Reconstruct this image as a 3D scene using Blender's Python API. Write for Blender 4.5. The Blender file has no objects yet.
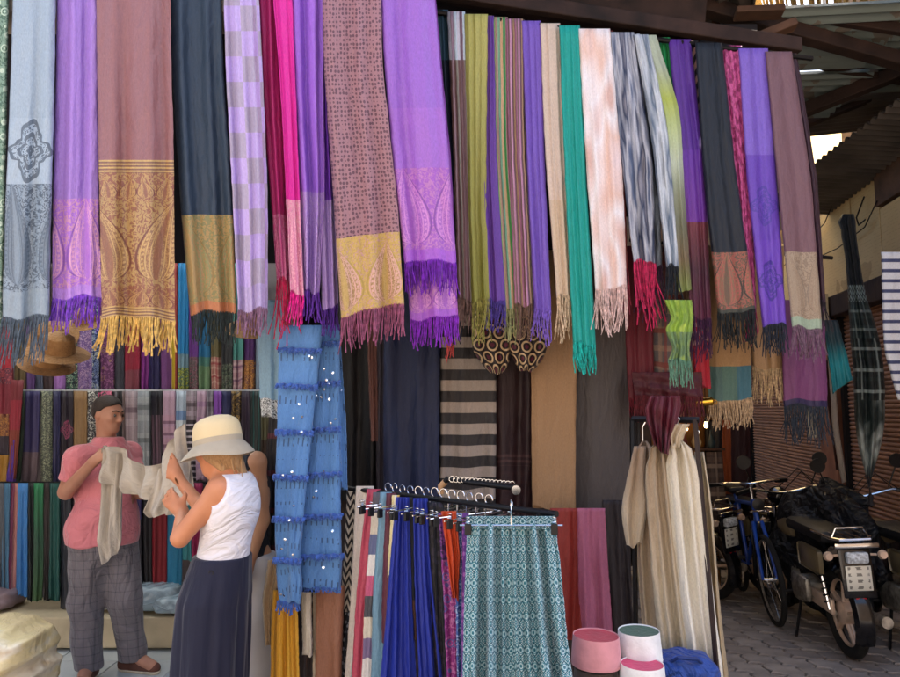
import bpy, bmesh, math, random
import numpy as np
from mathutils import Vector, Matrix

# ------------------------------------------------------------ camera, sky, sun, exposure
S = bpy.context.scene
CAMZ, F, CY = 1.6, 690.0, 338.5
PITCH = math.atan(71.5 / F)
cd = bpy.data.cameras.new('camera'); cam = bpy.data.objects.new('camera', cd)
S.collection.objects.link(cam); S.camera = cam
cam.location = (0, 0, CAMZ); cam.rotation_euler = (math.pi / 2 + PITCH, 0, 0)
cd.sensor_width = 36; cd.lens = 36 * F / 900; cd.clip_end = 600; cd.clip_start = 0.05
SUN_EL, SUN_AZ = math.radians(54), math.radians(58)      # azimuth measured from +Y towards +X
w = bpy.data.worlds.new('World'); S.world = w; w.use_nodes = True
sky = w.node_tree.nodes.new('ShaderNodeTexSky'); sky.sky_type = 'NISHITA'; sky.sun_disc = False
sky.sun_elevation = SUN_EL; sky.sun_rotation = SUN_AZ; sky.dust_density = 2.5; sky.air_density = 1.0; sky.ozone_density = 0.6
w.node_tree.links.new(sky.outputs[0], w.node_tree.nodes['Background'].inputs[0])
w.node_tree.nodes['Background'].inputs[1].default_value = 0.15
sl = bpy.data.lights.new('sun', 'SUN'); so = bpy.data.objects.new('sun', sl); S.collection.objects.link(so)
sl.energy = 4.0; sl.angle = math.radians(0.5); sl.color = (1, .93, .82)
sd = Vector((math.sin(SUN_AZ) * math.cos(SUN_EL), math.cos(SUN_AZ) * math.cos(SUN_EL), math.sin(SUN_EL)))
so.rotation_euler = sd.to_track_quat('Z', 'Y').to_euler()
S.view_settings.view_transform = 'Standard'; S.view_settings.look = 'None'
S.view_settings.gamma = 1; S.view_settings.use_curve_mapping = False
S.view_settings.exposure = 2.0
S.render.engine = 'CYCLES'; S.cycles.max_bounces = 6; S.cycles.diffuse_bounces = 4
COL = S.collection
R = random.Random(7)
RN = np.random.RandomState(11)

# ------------------------------------------------------------ helpers
def W(px, py, Y):
    """the point at depth Y (metres) seen at picture position (px,py)"""
    dx, dy = (px - 450) / F, (CY - py) / F
    cp, sp = math.cos(PITCH), math.sin(PITCH)
    d = (dx, cp - dy * sp, sp + dy * cp)
    k = Y / d[1]
    return Vector((d[0] * k, Y, CAMZ + d[2] * k))
def pxm(Y): return F / Y           # pixels in a metre at depth Y

def tag(o, label=None, cat=None, group=None, kind=None):
    if label: o['label'] = label
    if cat: o['category'] = cat
    if group: o['group'] = group
    if kind: o['kind'] = kind
    return o
def empty(name, loc, label=None, cat=None, group=None, rz=0):
    o = bpy.data.objects.new(name, None); COL.objects.link(o)
    o.location = loc; o.rotation_euler = (0, 0, rz); o.empty_display_size = .1
    return tag(o, label, cat, group)
def link(name, me, mat, parent=None, smooth=False, world=False):
    o = bpy.data.objects.new(name, me); COL.objects.link(o)
    if mat is not None and not me.materials: me.materials.append(mat)
    if smooth:
        me.polygons.foreach_set('use_smooth', [True] * len(me.polygons))
    if parent is not None:
        o.parent = parent
        if world:                                  # mesh given in world space under a placed parent
            bpy_inv = (Matrix.Translation(parent.location) @ Matrix.Rotation(parent.rotation_euler.z, 4, 'Z')).inverted()
            if parent.parent: bpy_inv = (Matrix.Translation(parent.parent.location) @ Matrix.Rotation(parent.parent.rotation_euler.z, 4, 'Z')).inverted()
            me.transform(bpy_inv)
    return o

class MB:
    """collects solid shapes and links them as one mesh"""
    def __init__(s): s.v = []; s.f = []; s.uv = None
    def add(s, vs, fs):
        n = len(s.v); s.v += [tuple(v) for v in vs]; s.f += [tuple(n + i for i in f) for f in fs]
        return s
    def box(s, c, d, rz=0, rx=0, ry=0, bev=0):
        M = Matrix.Translation(c) @ Matrix.Rotation(rz, 4, 'Z') @ Matrix.Rotation(ry, 4, 'Y') @ Matrix.Rotation(rx, 4, 'X')
        hx, hy, hz = d[0] / 2, d[1] / 2, d[2] / 2
        if bev <= 0:
            vs = [M @ Vector((x, y, z)) for x in (-hx, hx) for y in (-hy, hy) for z in (-hz, hz)]
            return s.add(vs, [(0, 1, 3, 2), (4, 6, 7, 5), (0, 4, 5, 1), (2, 3, 7, 6), (0, 2, 6, 4), (1, 5, 7, 3)])
        bm = bmesh.new(); bmesh.ops.create_cube(bm, size=1)
        for v in bm.verts: v.co = Vector((v.co.x * d[0], v.co.y * d[1], v.co.z * d[2]))
        bmesh.ops.bevel(bm, geom=bm.edges[:], offset=bev, segments=2, affect='EDGES', profile=.5)
        bm.verts.index_update()
        s.add([M @ v.co for v in bm.verts], [[v.index for v in f.verts] for f in bm.faces]); bm.free()
        return s
    def tube(s, pts, r, n=8, cap=True, closed=False):
        pts = [Vector(p) for p in pts]; rs = r if isinstance(r, (list, tuple)) else [r] * len(pts)
        m = len(pts); vs = []; prev = None
        for i, p in enumerate(pts):
            if closed: t = (pts[(i + 1) % m] - pts[i - 1])
            else: t = pts[min(i + 1, m - 1)] - pts[max(i - 1, 0)]
            t = t.normalized() if t.length > 1e-9 else Vector((0, 0, 1))
            if prev is None:
                a = Vector((0, 0, 1)) if abs(t.z) < .9 else Vector((1, 0, 0))
                prev = t.cross(a).normalized()
            prev = (prev - t * prev.dot(t)).normalized(); b = t.cross(prev)
            for k in range(n):
                q = 2 * math.pi * k / n
                vs.append(p + (prev * math.cos(q) + b * math.sin(q)) * rs[i])
        fs = []
        for i in range(m if closed else m - 1):
            j = (i + 1) % m
            for k in range(n):
                fs.append((i * n + k, i * n + (k + 1) % n, j * n + (k + 1) % n, j * n + k))
        if cap and not closed:
            fs.append(tuple(range(n))[::-1]); fs.append(tuple((m - 1) * n + k for k in range(n)))
        return s.add(vs, fs)
    def lathe(s, prof, c=(0, 0, 0), n=24, M=None, cap=True):
        """profile of (radius, height) turned about local z"""
        M = M or Matrix.Identity(4); M = Matrix.Translation(c) @ M
        vs = []; fs = []
        for r, h in prof:
            for k in range(n):
                q = 2 * math.pi * k / n
                vs.append(M @ Vector((r * math.cos(q), r * math.sin(q), h)))
        for i in range(len(prof) - 1):
            for k in range(n):
                fs.append((i * n + k, i * n + (k + 1) % n, (i + 1) * n + (k + 1) % n, (i + 1) * n + k))
        if cap:
            fs.append(tuple(range(n))[::-1]); fs.append(tuple((len(prof) - 1) * n + k for k in range(n)))
        return s.add(vs, fs)
    def torus(s, c, R_, r, ax='y', n=32, m=10, M=None):
        pts = []
        for k in range(n):
            q = 2 * math.pi * k / n; a, b = R_ * math.cos(q), R_ * math.sin(q)
            p = {'y': (a, 0, b), 'x': (0, a, b), 'z': (a, b, 0)}[ax]
            p = Vector(p)
            if M: p = M @ p
            pts.append(Vector(c) + p)
        return s.tube(pts, r, m, closed=True)
    def prism(s, poly, y0, y1, M=None):
        """outline in x,z swept along y"""
        M = M or Matrix.Identity(4); n = len(poly)
        vs = [M @ Vector((x, y0, z)) for x, z in poly] + [M @ Vector((x, y1, z)) for x, z in poly]
        fs = [tuple(range(n)), tuple(range(2 * n - 1, n - 1, -1))] + [(i, i + n, (i + 1) % n + n, (i + 1) % n) for i in range(n)]
        return s.add(vs, fs)
    def build(s, name, mat, parent=None, smooth=False, world=False, **k):
        me = bpy.data.meshes.new(name); me.from_pydata(s.v, [], s.f); me.update()
        bm = bmesh.new(); bm.from_mesh(me); bmesh.ops.recalc_face_normals(bm, faces=bm.faces); bm.to_mesh(me); bm.free()
        o = link(name, me, mat, parent, False, world)
        if smooth:
            me.polygons.foreach_set('use_smooth', [True] * len(me.polygons))
            try: me.set_sharp_from_angle(angle=math.radians(40))
            except Exception: pass
        if k: tag(o, **k)
        return o

# ------------------------------------------------------------ material graphs written as expressions
def C(h, k=1.0):
    if not isinstance(h, str): return tuple(h)[:3] + (1,)
    h = h.lstrip('#'); o = []
    for i in (0, 2, 4):
        c = int(h[i:i + 2], 16) / 255
        o.append((c / 12.92 if c <= .04045 else ((c + .055) / 1.055) ** 2.4) * k)
    return tuple(o) + (1,)
class E:
    def __init__(s, m, k): s.m, s.k = m, k
    def __add__(s, o): return s.m.math('ADD', s, o)
    __radd__ = __add__
    def __sub__(s, o): return s.m.math('SUBTRACT', s, o)
    def __rsub__(s, o): return s.m.math('SUBTRACT', o, s)
    def __mul__(s, o): return s.m.math('MULTIPLY', s, o)
    __rmul__ = __mul__
    def __truediv__(s, o): return s.m.math('DIVIDE', s, o)
    def __gt__(s, o): return s.m.math('GREATER_THAN', s, o)
    def __lt__(s, o): return s.m.math('LESS_THAN', s, o)
    def sin(s): return s.m.math('SINE', s)
    def abs(s): return s.m.math('ABSOLUTE', s)
    def fl(s): return s.m.math('FLOOR', s)
    def fr(s): return s.m.math('FRACT', s)
    def sq(s): return s.m.math('SQRT', s)
    def pw(s, o): return s.m.math('POWER', s, o)
    def mx(s, o): return s.m.math('MAXIMUM', s, o)
    def mn(s, o): return s.m.math('MINIMUM', s, o)
    def mod(s, o): return s.m.math('FLOORED_MODULO', s, o)
class Mat:
    def __init__(s, name, rough=.75, sheen=.25, metal=0, spec=.3, coords='UV', W_=1, H_=1, coat=0, trans=0):
        s.mat = bpy.data.materials.new(name); s.mat.use_nodes = True
        s.nt = s.mat.node_tree; s.p = s.nt.nodes['Principled BSDF']
        s.p.inputs['Roughness'].default_value = rough; s.p.inputs['Metallic'].default_value = metal
        s.p.inputs['Specular IOR Level'].default_value = spec
        s.p.inputs['Sheen Weight'].default_value = sheen; s.p.inputs['Sheen Roughness'].default_value = .4
        s.p.inputs['Coat Weight'].default_value = coat
        tc = s.nt.nodes.new('ShaderNodeTexCoord'); s.co = tc.outputs['UV' if coords == 'UV' else 'Object']
        sp = s.nt.nodes.new('ShaderNodeSeparateXYZ'); s.nt.links.new(s.co, sp.inputs[0])
        s.u, s.v, s.z = E(s, sp.outputs[0]), E(s, sp.outputs[1]), E(s, sp.outputs[2])
        s.W, s.H = W_, H_
        s.x = s.u * W_; s.y = s.v * H_
        s._xy = None
    def xy(s):
        if s._xy is None: s._xy = s.vec(s.x, s.y, 0) if s.W != 1 or s.H != 1 else s.co
        return s._xy
    def put(s, inp, a):
        if isinstance(a, E): s.nt.links.new(a.k, inp)
        elif hasattr(a, 'is_output') or isinstance(a, bpy.types.NodeSocket): s.nt.links.new(a, inp)
        elif isinstance(a, str): inp.default_value = C(a)
        else: inp.default_value = a
    def math(s, op, a, b=None, c=None):
        n = s.nt.nodes.new('ShaderNodeMath'); n.operation = op
        s.put(n.inputs[0], a)
        if b is not None: s.put(n.inputs[1], b)
        return E(s, n.outputs[0])
    def vec(s, x, y, z=0):
        n = s.nt.nodes.new('ShaderNodeCombineXYZ')
        for i, a in enumerate((x, y, z)): s.put(n.inputs[i], a)
        return n.outputs[0]
    def mix(s, f, a, b, mode='MIX'):
        n = s.nt.nodes.new('ShaderNodeMix'); n.data_type = 'RGBA'; n.blend_type = mode; n.clamp_factor = True
        s.put(n.inputs[0], f); s.put(n.inputs[6], a); s.put(n.inputs[7], b)
        return n.outputs[2]
    def noise(s, sc, detail=2, vec=None, dist=0, rough=.5):
        n = s.nt.nodes.new('ShaderNodeTexNoise'); n.inputs['Scale'].default_value = sc
        n.inputs['Detail'].default_value = detail; n.inputs['Distortion'].default_value = dist; n.inputs['Roughness'].default_value = rough
        s.nt.links.new(vec if vec is not None else s.xy(), n.inputs['Vector'])
        return E(s, n.outputs[0])
    def vor(s, sc, feat='F1', vec=None, rnd=1.0, col=False):
        n = s.nt.nodes.new('ShaderNodeTexVoronoi'); n.feature = feat; n.inputs['Scale'].default_value = sc
        n.inputs['Randomness'].default_value = rnd
        s.nt.links.new(vec if vec is not None else s.xy(), n.inputs['Vector'])
        return n.outputs['Color'] if col else E(s, n.outputs['Distance'])
    def ramp(s, f, stops, const=True):
        n = s.nt.nodes.new('ShaderNodeValToRGB'); cr = n.color_ramp
        if const: cr.interpolation = 'CONSTANT'
        while len(cr.elements) < len(stops): cr.elements.new(.5)
        for e, (p, c) in zip(cr.elements, stops): e.position = p
        for e, (p, c) in zip(cr.elements, stops): e.color = C(c) if isinstance(c, str) else c
        s.put(n.inputs[0], f); return n.outputs[0]
    def col(s, c): s.put(s.p.inputs['Base Color'], c); return s
    def bump(s, h, strength=.3, dist=.01):
        n = s.nt.nodes.new('ShaderNodeBump'); n.inputs['Strength'].default_value = strength; n.inputs['Distance'].default_value = dist
        s.put(n.inputs['Height'], h); s.nt.links.new(n.outputs[0], s.p.inputs['Normal']); return s
_mc = {}
def solid(name, c, rough=.6, metal=0, spec=.4, sheen=0, var=.25, sc=12, bump=0, coat=0, k=1):
    """one-colour material with mottling"""
    key = (name, c, rough, metal, k)
    if key in _mc: return _mc[key]
    m = Mat(name, rough, sheen, metal, spec, 'OBJ', coat=coat)
    n = m.noise(sc, 3)
    a = C(c, k); d = tuple(x * (1 - var) for x in a[:3]) + (1,); b = tuple(min(1, x * (1 + var)) for x in a[:3]) + (1,)
    m.col(m.ramp(n, [(.3, d), (.7, b)], False))
    if bump: m.bump(m.noise(sc * 4, 4), bump, .01)
    _mc[key] = m.mat
    return m.mat

# ---- fabric pattern pieces: each takes the graph, x and y in metres inside the band, band width w and height h
def plain(c): return lambda m, x, y, w, h: m.mix(m.noise(60, 3) * .5, C(c), C(c, .72))
def tear(m, x, y, cx, base, w, h, bend=.5):
    t = ((base - y) / h).mx(.001).mn(.999)
    hw = t.sq() * (1 - t).pw(1.35) * (w * 1.42)
    xx = (x - cx) - t.pw(2.2) * (bend * w * 1.3)
    out = (y > base) + (y < (base - h))
    return (xx.abs() / hw.mx(.0005)) + out * 9.0
def arabesque(m, sc=26, k=22):
    n = m.noise(sc, 1, dist=.6)
    return (n * k).sin()
def paisley(bg, fg, fg2, n=1.3, hh=.85, bend=.35, dens=.2, off=0.0):
    def f(m, x, y, w, h):
        cw = w / n
        xs = x / cw + off; ix = xs.fl(); sgn = (ix.mod(2.0)) * 2.0 - 1.0
        xl = (xs - ix - .5) * cw * sgn
        q = tear(m, xl, y, 0, h * .93, cw * .86, h * hh, bend)
        ar = arabesque(m, 45, 26)
        vd = m.vor(1.0 / (w * .07) if w > 0 else 20, 'DISTANCE_TO_EDGE', rnd=.7)
        base = m.mix((ar > dens), C(bg), C(fg, .85))
        base = m.mix((m.noise(140, 2) > .58) * .35, base, C(fg2, .8))
        fine = arabesque(m, 85, 20)
        inner = m.mix((fine > -.1), C(fg2, .75), C(fg))
        inner = m.mix(.35, inner, C(bg))
        c = m.mix((q < 1.0), base, inner)
        dots = ((q - .8).abs() < .07) * ((y * 330.0 + x * 60.0).sin() > .1)
        ring = ((q - .95).abs() < .045) + ((q - .64).abs() < .035) + ((q - .38).abs() < .03) + dots
        c = m.mix(ring, c, C(fg, 1.1))
        core = (q < .2)
        c = m.mix(core * .8, c, C(bg, .9))
        c = m.mix(.3, c, m.mix(.5, C(bg), C(fg2)))
        edge = (q - 1.12).abs() < .06
        return m.mix(edge, c, C(bg, .7))
    return f
def medallion(bg, fg, cy=.5, n=1):
    def f(m, x, y, w, h):
        xx = ((x / w * n).fr() - .5) * w / n; yy = y - h * cy
        r = (xx * xx + yy * yy * .55).sq() / (w * .47)
        ang = m.math('ARCTAN2', yy, xx)
        pet = (ang * 4.0 + 1.57).sin() * .2 + (ang * 12.0).sin() * .05 + .9
        q = r / pet
        ring = ((q * 16.0).sin() > .35).mx((arabesque(m, 60, 24) > .25) * ((q * 5.0).fl().mod(2.0)))
        return m.mix((q < 1.0) * ring * .8, C(bg), C(fg))
    return f
def check(a, b, nx, ny, f_=.9):
    def f(m, x, y, w, h):
        i = (x / w * nx).fl() + (y / h * ny).fl()
        return m.mix(i.mod(2.0) * f_, C(a), C(b))
    return f
def plaid(bg, c1, c2, p=.03):
    def f(m, x, y, w, h):
        a = (((x / p).fr() - .5).abs() < .12); b = (((y / (p * 1.15)).fr() - .5).abs() < .16)
        a2 = (((x / (p * 1.7)).fr() - .5).abs() < .05); b2 = (((y / (p * 2.1)).fr() - .5).abs() < .07)
        c = m.mix(a * .5, C(bg), C(c1)); c = m.mix(b * .6, c, C(c1)); c = m.mix(a2 * .7, c, C(c2))
        return m.mix(b2 * .8, c, C(c2))
    return f
def vstripes(cols, rep=1, jitter=0):
    def f(m, x, y, w, h):
        n = len(cols); xx = (x / w * rep).fr()
        return m.ramp(xx, [(i / n, c) for i, c in enumerate(cols)])
    return f
def hstripes(cols, p):
    def f(m, x, y, w, h):
        n = len(cols); return m.ramp((y / p).fr(), [(i / n, c) for i, c in enumerate(cols)])
    return f
def hgrad(cols):
    def f(m, x, y, w, h):
        n = len(cols) - 1; return m.ramp(y / h, [(i / n, c) for i, c in enumerate(cols)], False)
    return f
def streak(cols, sc=9, detail=3, kx=3.0, ky=.3):
    """dyed in soft lengthwise streaks"""
    def f(m, x, y, w, h):
        n = len(cols) - 1
        q = m.noise(sc, detail, m.vec(x * kx, y * ky, 0), .1)
        return m.ramp((q - .25) * 2.0, [(i / n, c) for i, c in enumerate(cols)], False)
    return f
def blocks(cols):
    def f(m, x, y, w, h):
        n = len(cols); return m.ramp(y / h, [(i / n, c) for i, c in enumerate(cols)])
    return f
def blend(cols, sc=9, detail=3):
    """tie-dye"""
    def f(m, x, y, w, h):
        n = len(cols) - 1
        q = m.noise(sc, detail, m.vec(x * 1.3, y * .55, 0), .15)
        return m.ramp((q - .25) * 2.0, [(i / n, c) for i, c in enumerate(cols)], False)
    return f
def spots(bg, fg, sc=42, t=.4, rnd=.6):
    def f(m, x, y, w, h):
        v = m.vor(sc, 'F1', m.vec(x, y * .8, 0), rnd); return m.mix((v < t), C(bg), C(fg))
    return f
def floral(bg, fg, fg2, sc=16):
    def f(m, x, y, w, h):
        v = m.vor(sc, 'F1', None, .5); n = arabesque(m, sc * 2.2, 20)
        c = m.mix((n > .35), C(bg), C(fg)); r = (v * 24.0).sin() > .2
        return m.mix((v < .38) * r, c, C(fg2))
    return f
def rings(bg, fg, fg2, p=.05):
    def f(m, x, y, w, h):
        s3 = 1.732
        def cell(ox, oy):
            a = ((x / p + ox).fr() - .5) * p; b = ((y / (p * s3) + oy).fr() - .5) * (p * s3)
            return (a * a + b * b).sq()
        d = cell(0, 0).mn(cell(.5, .5)) / p
        c = m.mix(((d - .36).abs() < .065), C(bg), C(fg))
        return m.mix((d < .16), c, C(fg2))
    return f
def tiles(bg, fg, fg2, p=.05):
    """small mirrored medallions, as on printed cotton"""
    def f(m, x, y, w, h):
        dx = (m.noise(9, 2) - .5) * .3; a = ((x / p + dx).fr() - .5).abs(); b = ((y / (p * 1.5) + dx).fr() - .5).abs() * 1.5
        r = (a * a + b * b).sq(); d = a + b
        c = m.mix((r * 34.0).sin() > .0, C(bg), C(fg))
        c = m.mix(((d - .62).abs() < .09), c, C(fg2)); c = m.mix(((d * 30.0).sin() > .55) * (d > .7), c, C(fg2))
        return m.mix((r < .1), c, C(fg2))
    return f
def zigzag(bg, fg, p=.03):
    def f(m, x, y, w, h):
        t = ((x / p).fr() - .5).abs(); q = (y / p * .8 + t * 1.6).fr()
        return m.mix((q > .5), C(bg), C(fg))
    return f
def dotline(bg, fg, px_, py_):
    def f(m, x, y, w, h):
        a = ((x / px_).fr() - .5).abs(); b = ((y / py_).fr() - .5).abs()
        return m.mix((a < .12) * (b < .22), C(bg), C(fg))
    return f
def bandmat(name, W_, H_, segs, rough=.55, sheen=.05, bump=.35):
    """segs: [(v_end, pattern)]"""
    m = Mat(name, rough, sheen, W_=W_, H_=H_, spec=.4)
    c = None; v0 = 0
    for ve, fn in segs:
        if isinstance(fn, str): fn = plain(fn)
        cc = fn(m, m.x, m.y - v0 * H_, W_, max(.01, (ve - v0) * H_))
        c = cc if c is None else m.mix(m.v > v0, c, cc)
        v0 = ve
    # yarn-scale mottling that belongs to the cloth
    t = m.noise(220, 2, m.vec(m.x, m.y * .35, 0))
    c = m.mix(.22, c, m.ramp(t, [(.3, (.25, .25, .25, 1)), (.7, (1, 1, 1, 1))], False), 'MULTIPLY')
    m.col(c)
    m.bump(m.noise(14, 4, m.vec(m.x * 2.2, m.y * .6, 0), .5) + m.noise(420, 1) * .12 + m.noise(3.2, 3, m.vec(m.x * 2.4, m.y * .8 + m.x * 1.2, 0), 1.2) * 1.3, bump * 1.5, .022)
    return m.mat

# ------------------------------------------------------------ cloth
def sm(x): x = min(1, max(0, x)); return x * x * (3 - 2 * x)
def cloth_data(rows, Yf, nu=22, nv=36, folds=3, amp=.012, thick=.03, seed=0, tilt=0, yaw=0, wob=1.0, topcap=True, pinch=0):
    r = np.random.RandomState(seed * 7 + 3)
    ys = [q[0] for q in rows]
    V = np.linspace(0, 1, nv); PY = ys[0] + (ys[-1] - ys[0]) * V
    XL = np.interp(PY, ys, [q[1] for q in rows]); XR = np.interp(PY, ys, [q[2] for q in rows])
    if nv > 8:
        k = np.ones(5) / 5
        XL[2:-2] = np.convolve(XL, k, 'valid'); XR[2:-2] = np.convolve(XR, k, 'valid')
    ph = r.rand(4) * 6.28; fr = folds * (1 + .25 * (r.rand(4) - .5)); w2 = r.rand(4)
    Yf_ = Yf if callable(Yf) else (lambda px: Yf)
    front = []; back = []; hem = min(.02, .05 * (ys[-1] - ys[0]) / 690 * 3)
    for j in range(nv):
        v = V[j]; py = PY[j]; a = XL[j]; b = XR[j]
        ea = (r.rand() - .5) * .6 * wob; a += ea; b += (r.rand() - .5) * .6 * wob
        sway = math.sin(v * 3.1 + ph[0]) * .9 * wob * v; a += sway; b += sway * .6 + math.sin(v * 5.3 + ph[3]) * .5 * wob * v
        for i in range(nu):
            u = i / (nu - 1); px = a + (b - a) * u
            Y = Yf_(px)
            d = (math.sin(6.283 * fr[0] * u + ph[0] + .9 * math.sin(v * 2.3 + ph[1])) * .6
                 + math.sin(6.283 * fr[1] * 1.9 * u + ph[2] + v * 1.6) * .28
                 + math.sin(6.283 * fr[2] * .55 * u + ph[3] - v * 1.1) * .5)
            lump = math.sin(v * 7 + u * 4 + ph[2]) * math.sin(u * 9 - v * 5 + ph[1]) * .25
            e = abs(2 * u - 1) ** 7
            e2 = 1 - math.sqrt(max(0, 1 - min(1, e)))
            disp = amp * (d + lump * w2[0] * 1.6) * (.55 + .45 * v) * (1 - .5 * e)
            yy = Y + disp + thick * .5 * e2
            p = W(px, py + tilt * (u - .5) * v * v, yy if yy > .3 else .3)
            p.y += yaw * (u - .5)
            front.append(p)
            p.z += hem * v ** 5 * (math.sin(u * 5 + ph[1]) * .5 + math.sin(u * 11 + ph[3]) * .25)
            q = W(px, py + tilt * (u - .5) * v * v, Y + thick + disp * .6 - thick * .45 * e2)
            q.y += yaw * (u - .5)
            back.append(q)
    return V, front, back
def cloth_obj(name, rows, Yf, mat, parent=None, nu=22, nv=36, **k):
    V, fr, bk = cloth_data(rows, Yf, nu, nv, **k)
    me = bpy.data.meshes.new(name); n = nu * nv
    fs = []; uvs = []
    U = [i / (nu - 1) for i in range(nu)]
    for j in range(nv - 1):
        for i in range(nu - 1):
            a = j * nu + i
            fs.append((a, a + nu, a + nu + 1, a + 1)); uvs += [(U[i], V[j]), (U[i], V[j + 1]), (U[i + 1], V[j + 1]), (U[i + 1], V[j])]
            b = n + a
            fs.append((b, b + 1, b + nu + 1, b + nu)); uvs += [(U[i], V[j]), (U[i + 1], V[j]), (U[i + 1], V[j + 1]), (U[i], V[j + 1])]
        for i, fl in ((0, 0), (nu - 1, 1)):
            a = j * nu + i; b = n + a
            q = (a, b, b + nu, a + nu) if not fl else (a, a + nu, b + nu, b)
            fs.append(q)
            uvs += [(U[i], V[j]), (U[i], V[j]), (U[i], V[j + 1]), (U[i], V[j + 1])] if not fl else [(U[i], V[j]), (U[i], V[j + 1]), (U[i], V[j + 1]), (U[i], V[j])]
    for i in range(nu - 1):
        fs.append((i, i + 1, n + i + 1, n + i)); uvs += [(U[i], 0), (U[i + 1], 0), (U[i + 1], 0), (U[i], 0)]
    pts = fr + bk
    me.from_pydata([tuple(p) for p in pts], [], fs); me.update()
    ul = me.uv_layers.new(name='UVMap'); ul.data.foreach_set('uv', [c for q in uvs for c in q])
    o = link(name, me, mat, parent, True, world=True)
    return o, fr[(nv - 1) * nu:], bk[(nv - 1) * nu:]
def fringe(edge, L, mat, parent, n=None, r=.0026, seed=0, back=None, spread=.4, name='fringe'):
    """tassels hanging from an edge given as a list of points"""
    rr = random.Random(seed * 13 + 5); b = MB()
    def run(edge, L, n):
        m = len(edge) - 1
        for i in range(n):
            t = (i + .5 + (rr.random() - .5) * .6) / n * m; k = min(m - 1, int(t)); f = t - k
            p = edge[k] * (1 - f) + edge[k + 1] * f; p = p + Vector((0, 0, .004))
            l = L * (1 + (rr.random() - .5) * .5); ph = rr.random() * 6.28; dx = ((rr.random() - .5) * .6 + clump[int(i / 3) % 40] * .35) * L * spread; dy = (rr.random() - .6) * L * .25
            pts = []; rs = []
            kn = rr.random() < .8; S_ = 6
            for s in range(S_ + 1):
                q = s / S_
                pts.append(p + Vector((dx * q * q + math.sin(q * 5 + ph) * .0022 * (q > 0), dy * q + math.cos(q * 6 + ph) * .003 * (q > 0), -l * q)))
                ra = r * (1 + (.35 if s % 2 else -.1))
                if s == S_: ra = r * 1.25 if kn else r * .5
                if s == S_ - 1: ra = r * .9
                rs.append(ra)
            b.tube(pts, rs, 4)
    wid = (edge[-1] - edge[0]).length
    n = n or max(4, int(wid / (r * 2.5)))
    clump = [rr.uniform(-1, 1) for _ in range(40)]
    run(edge, L, n)
    if back: run(back, L * .93, int(n * .75))
    return b.build(name, mat, parent, True, world=True, kind='stuff')
_sd = [0]
def scarf(label, rows, Y, segs, fr=None, cat='scarf', name='hanging_scarf', group=None, folds=3, amp=.012, thick=.03,
          nu=22, nv=34, tilt=0, frn=None, frr=.0021, rough=.5, sheen=.05, frbelow=True, parts=None, yaw=0, bump=.35):
    """one hanging cloth: segs = [(py_end, pattern or colour)], fr = (colour, length px)"""
    _sd[0] += 1; seed = _sd[0]
    y0, y1 = rows[0][0], rows[-1][0]
    Yc = Y((rows[0][1] + rows[0][2]) / 2) if callable(Y) else Y
    wid = max(q[2] - q[1] for q in rows) / pxm(Yc); hei = (y1 - y0) / pxm(Yc)
    mat = bandmat(name + '_cloth', wid, hei, [((min(pe, y1) - y0) / (y1 - y0), fn) for pe, fn in segs], rough, sheen, bump)
    c = W((rows[-1][1] + rows[-1][2]) / 2, y1, Yc)
    root = empty(name, c, label, cat, group)
    o, fe, be = cloth_obj('cloth', rows, Y, mat, root, nu, nv, folds=folds, amp=amp, thick=thick, seed=seed, tilt=tilt, yaw=yaw)
    if fr:
        cm = solid('tassel_yarn', fr[0], .8, sheen=.1, var=.5, sc=55)
        fringe(fe, fr[1] / pxm(Yc), cm, root, frn, frr, seed, be)
    return root
# ------------------------------------------------------------ the setting
wood = solid('dark_timber', '#38261f', .8, sc=5, var=.6, bump=.5, k=.7)
wood2 = solid('brown_timber', '#5c4233', .8, sc=6, var=.4, bump=.5, k=.8)
iron = solid('dark_steel', '#1d1c1e', .45, metal=.6)
chrome = solid('chrome', '#d8d8d8', .15, metal=1, var=.1)
blackp = solid('black_plastic', '#0b0b0d', .45, var=.3)
plaster = solid('plaster', '#8f8478', .9, sc=3, bump=.3)
darkwall = solid('shop_wall_paint', '#7d7476', .9, sc=3, bump=.2)

b = MB(); b.box((0, 20, -.09), (160, 160, .1))
b.build('ground', solid('packed_earth', '#94877a', .95, sc=2, bump=.4), kind='structure')

# paved lane: wavy interlocking stones
pm = Mat('paving_stone', .8, 0, coords='OBJ', spec=.3)
oi = pm.nt.nodes.new('ShaderNodeObjectInfo')
rnd = E(pm, oi.outputs['Random'])
cst = pm.mix(rnd, '#968c84', '#b8aea4')
cst = pm.mix(pm.noise(9, 5) , cst, '#68605a')
pm.col(cst); pm.bump(pm.noise(60, 4), .4, .006)
lane_base = MB().box((2.0, 4.2, -.035), (4.6, 10.5, .03)).build('lane_bedding', solid('jointing_sand', '#2f2a27', .95, sc=20), kind='structure')
def paver_shape(w, d):
    out = []
    N = 6
    def wave(t): return .017 * math.sin(t * 2 * math.pi)
    g = .006
    for i in range(N): t = i / N; out.append((-w / 2 + g + (w - 2 * g) * t, -d / 2 + g + wave(t)))
    for i in range(N): t = i / N; out.append((w / 2 - g + wave(t), -d / 2 + g + (d - 2 * g) * t))
    for i in range(N): t = 1 - i / N; out.append((-w / 2 + g + (w - 2 * g) * t, d / 2 - g + wave(t)))
    for i in range(N): t = 1 - i / N; out.append((-w / 2 + g + wave(t), -d / 2 + g + (d - 2 * g) * t))
    return out
PW, PD = .2, .165
sh = paver_shape(PW, PD); n = len(sh)
vs = [(x, y, 0) for x, y in sh] + [(x, y, .018) for x, y in sh] + [(x * .93, y * .92, .024) for x, y in sh]
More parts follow.
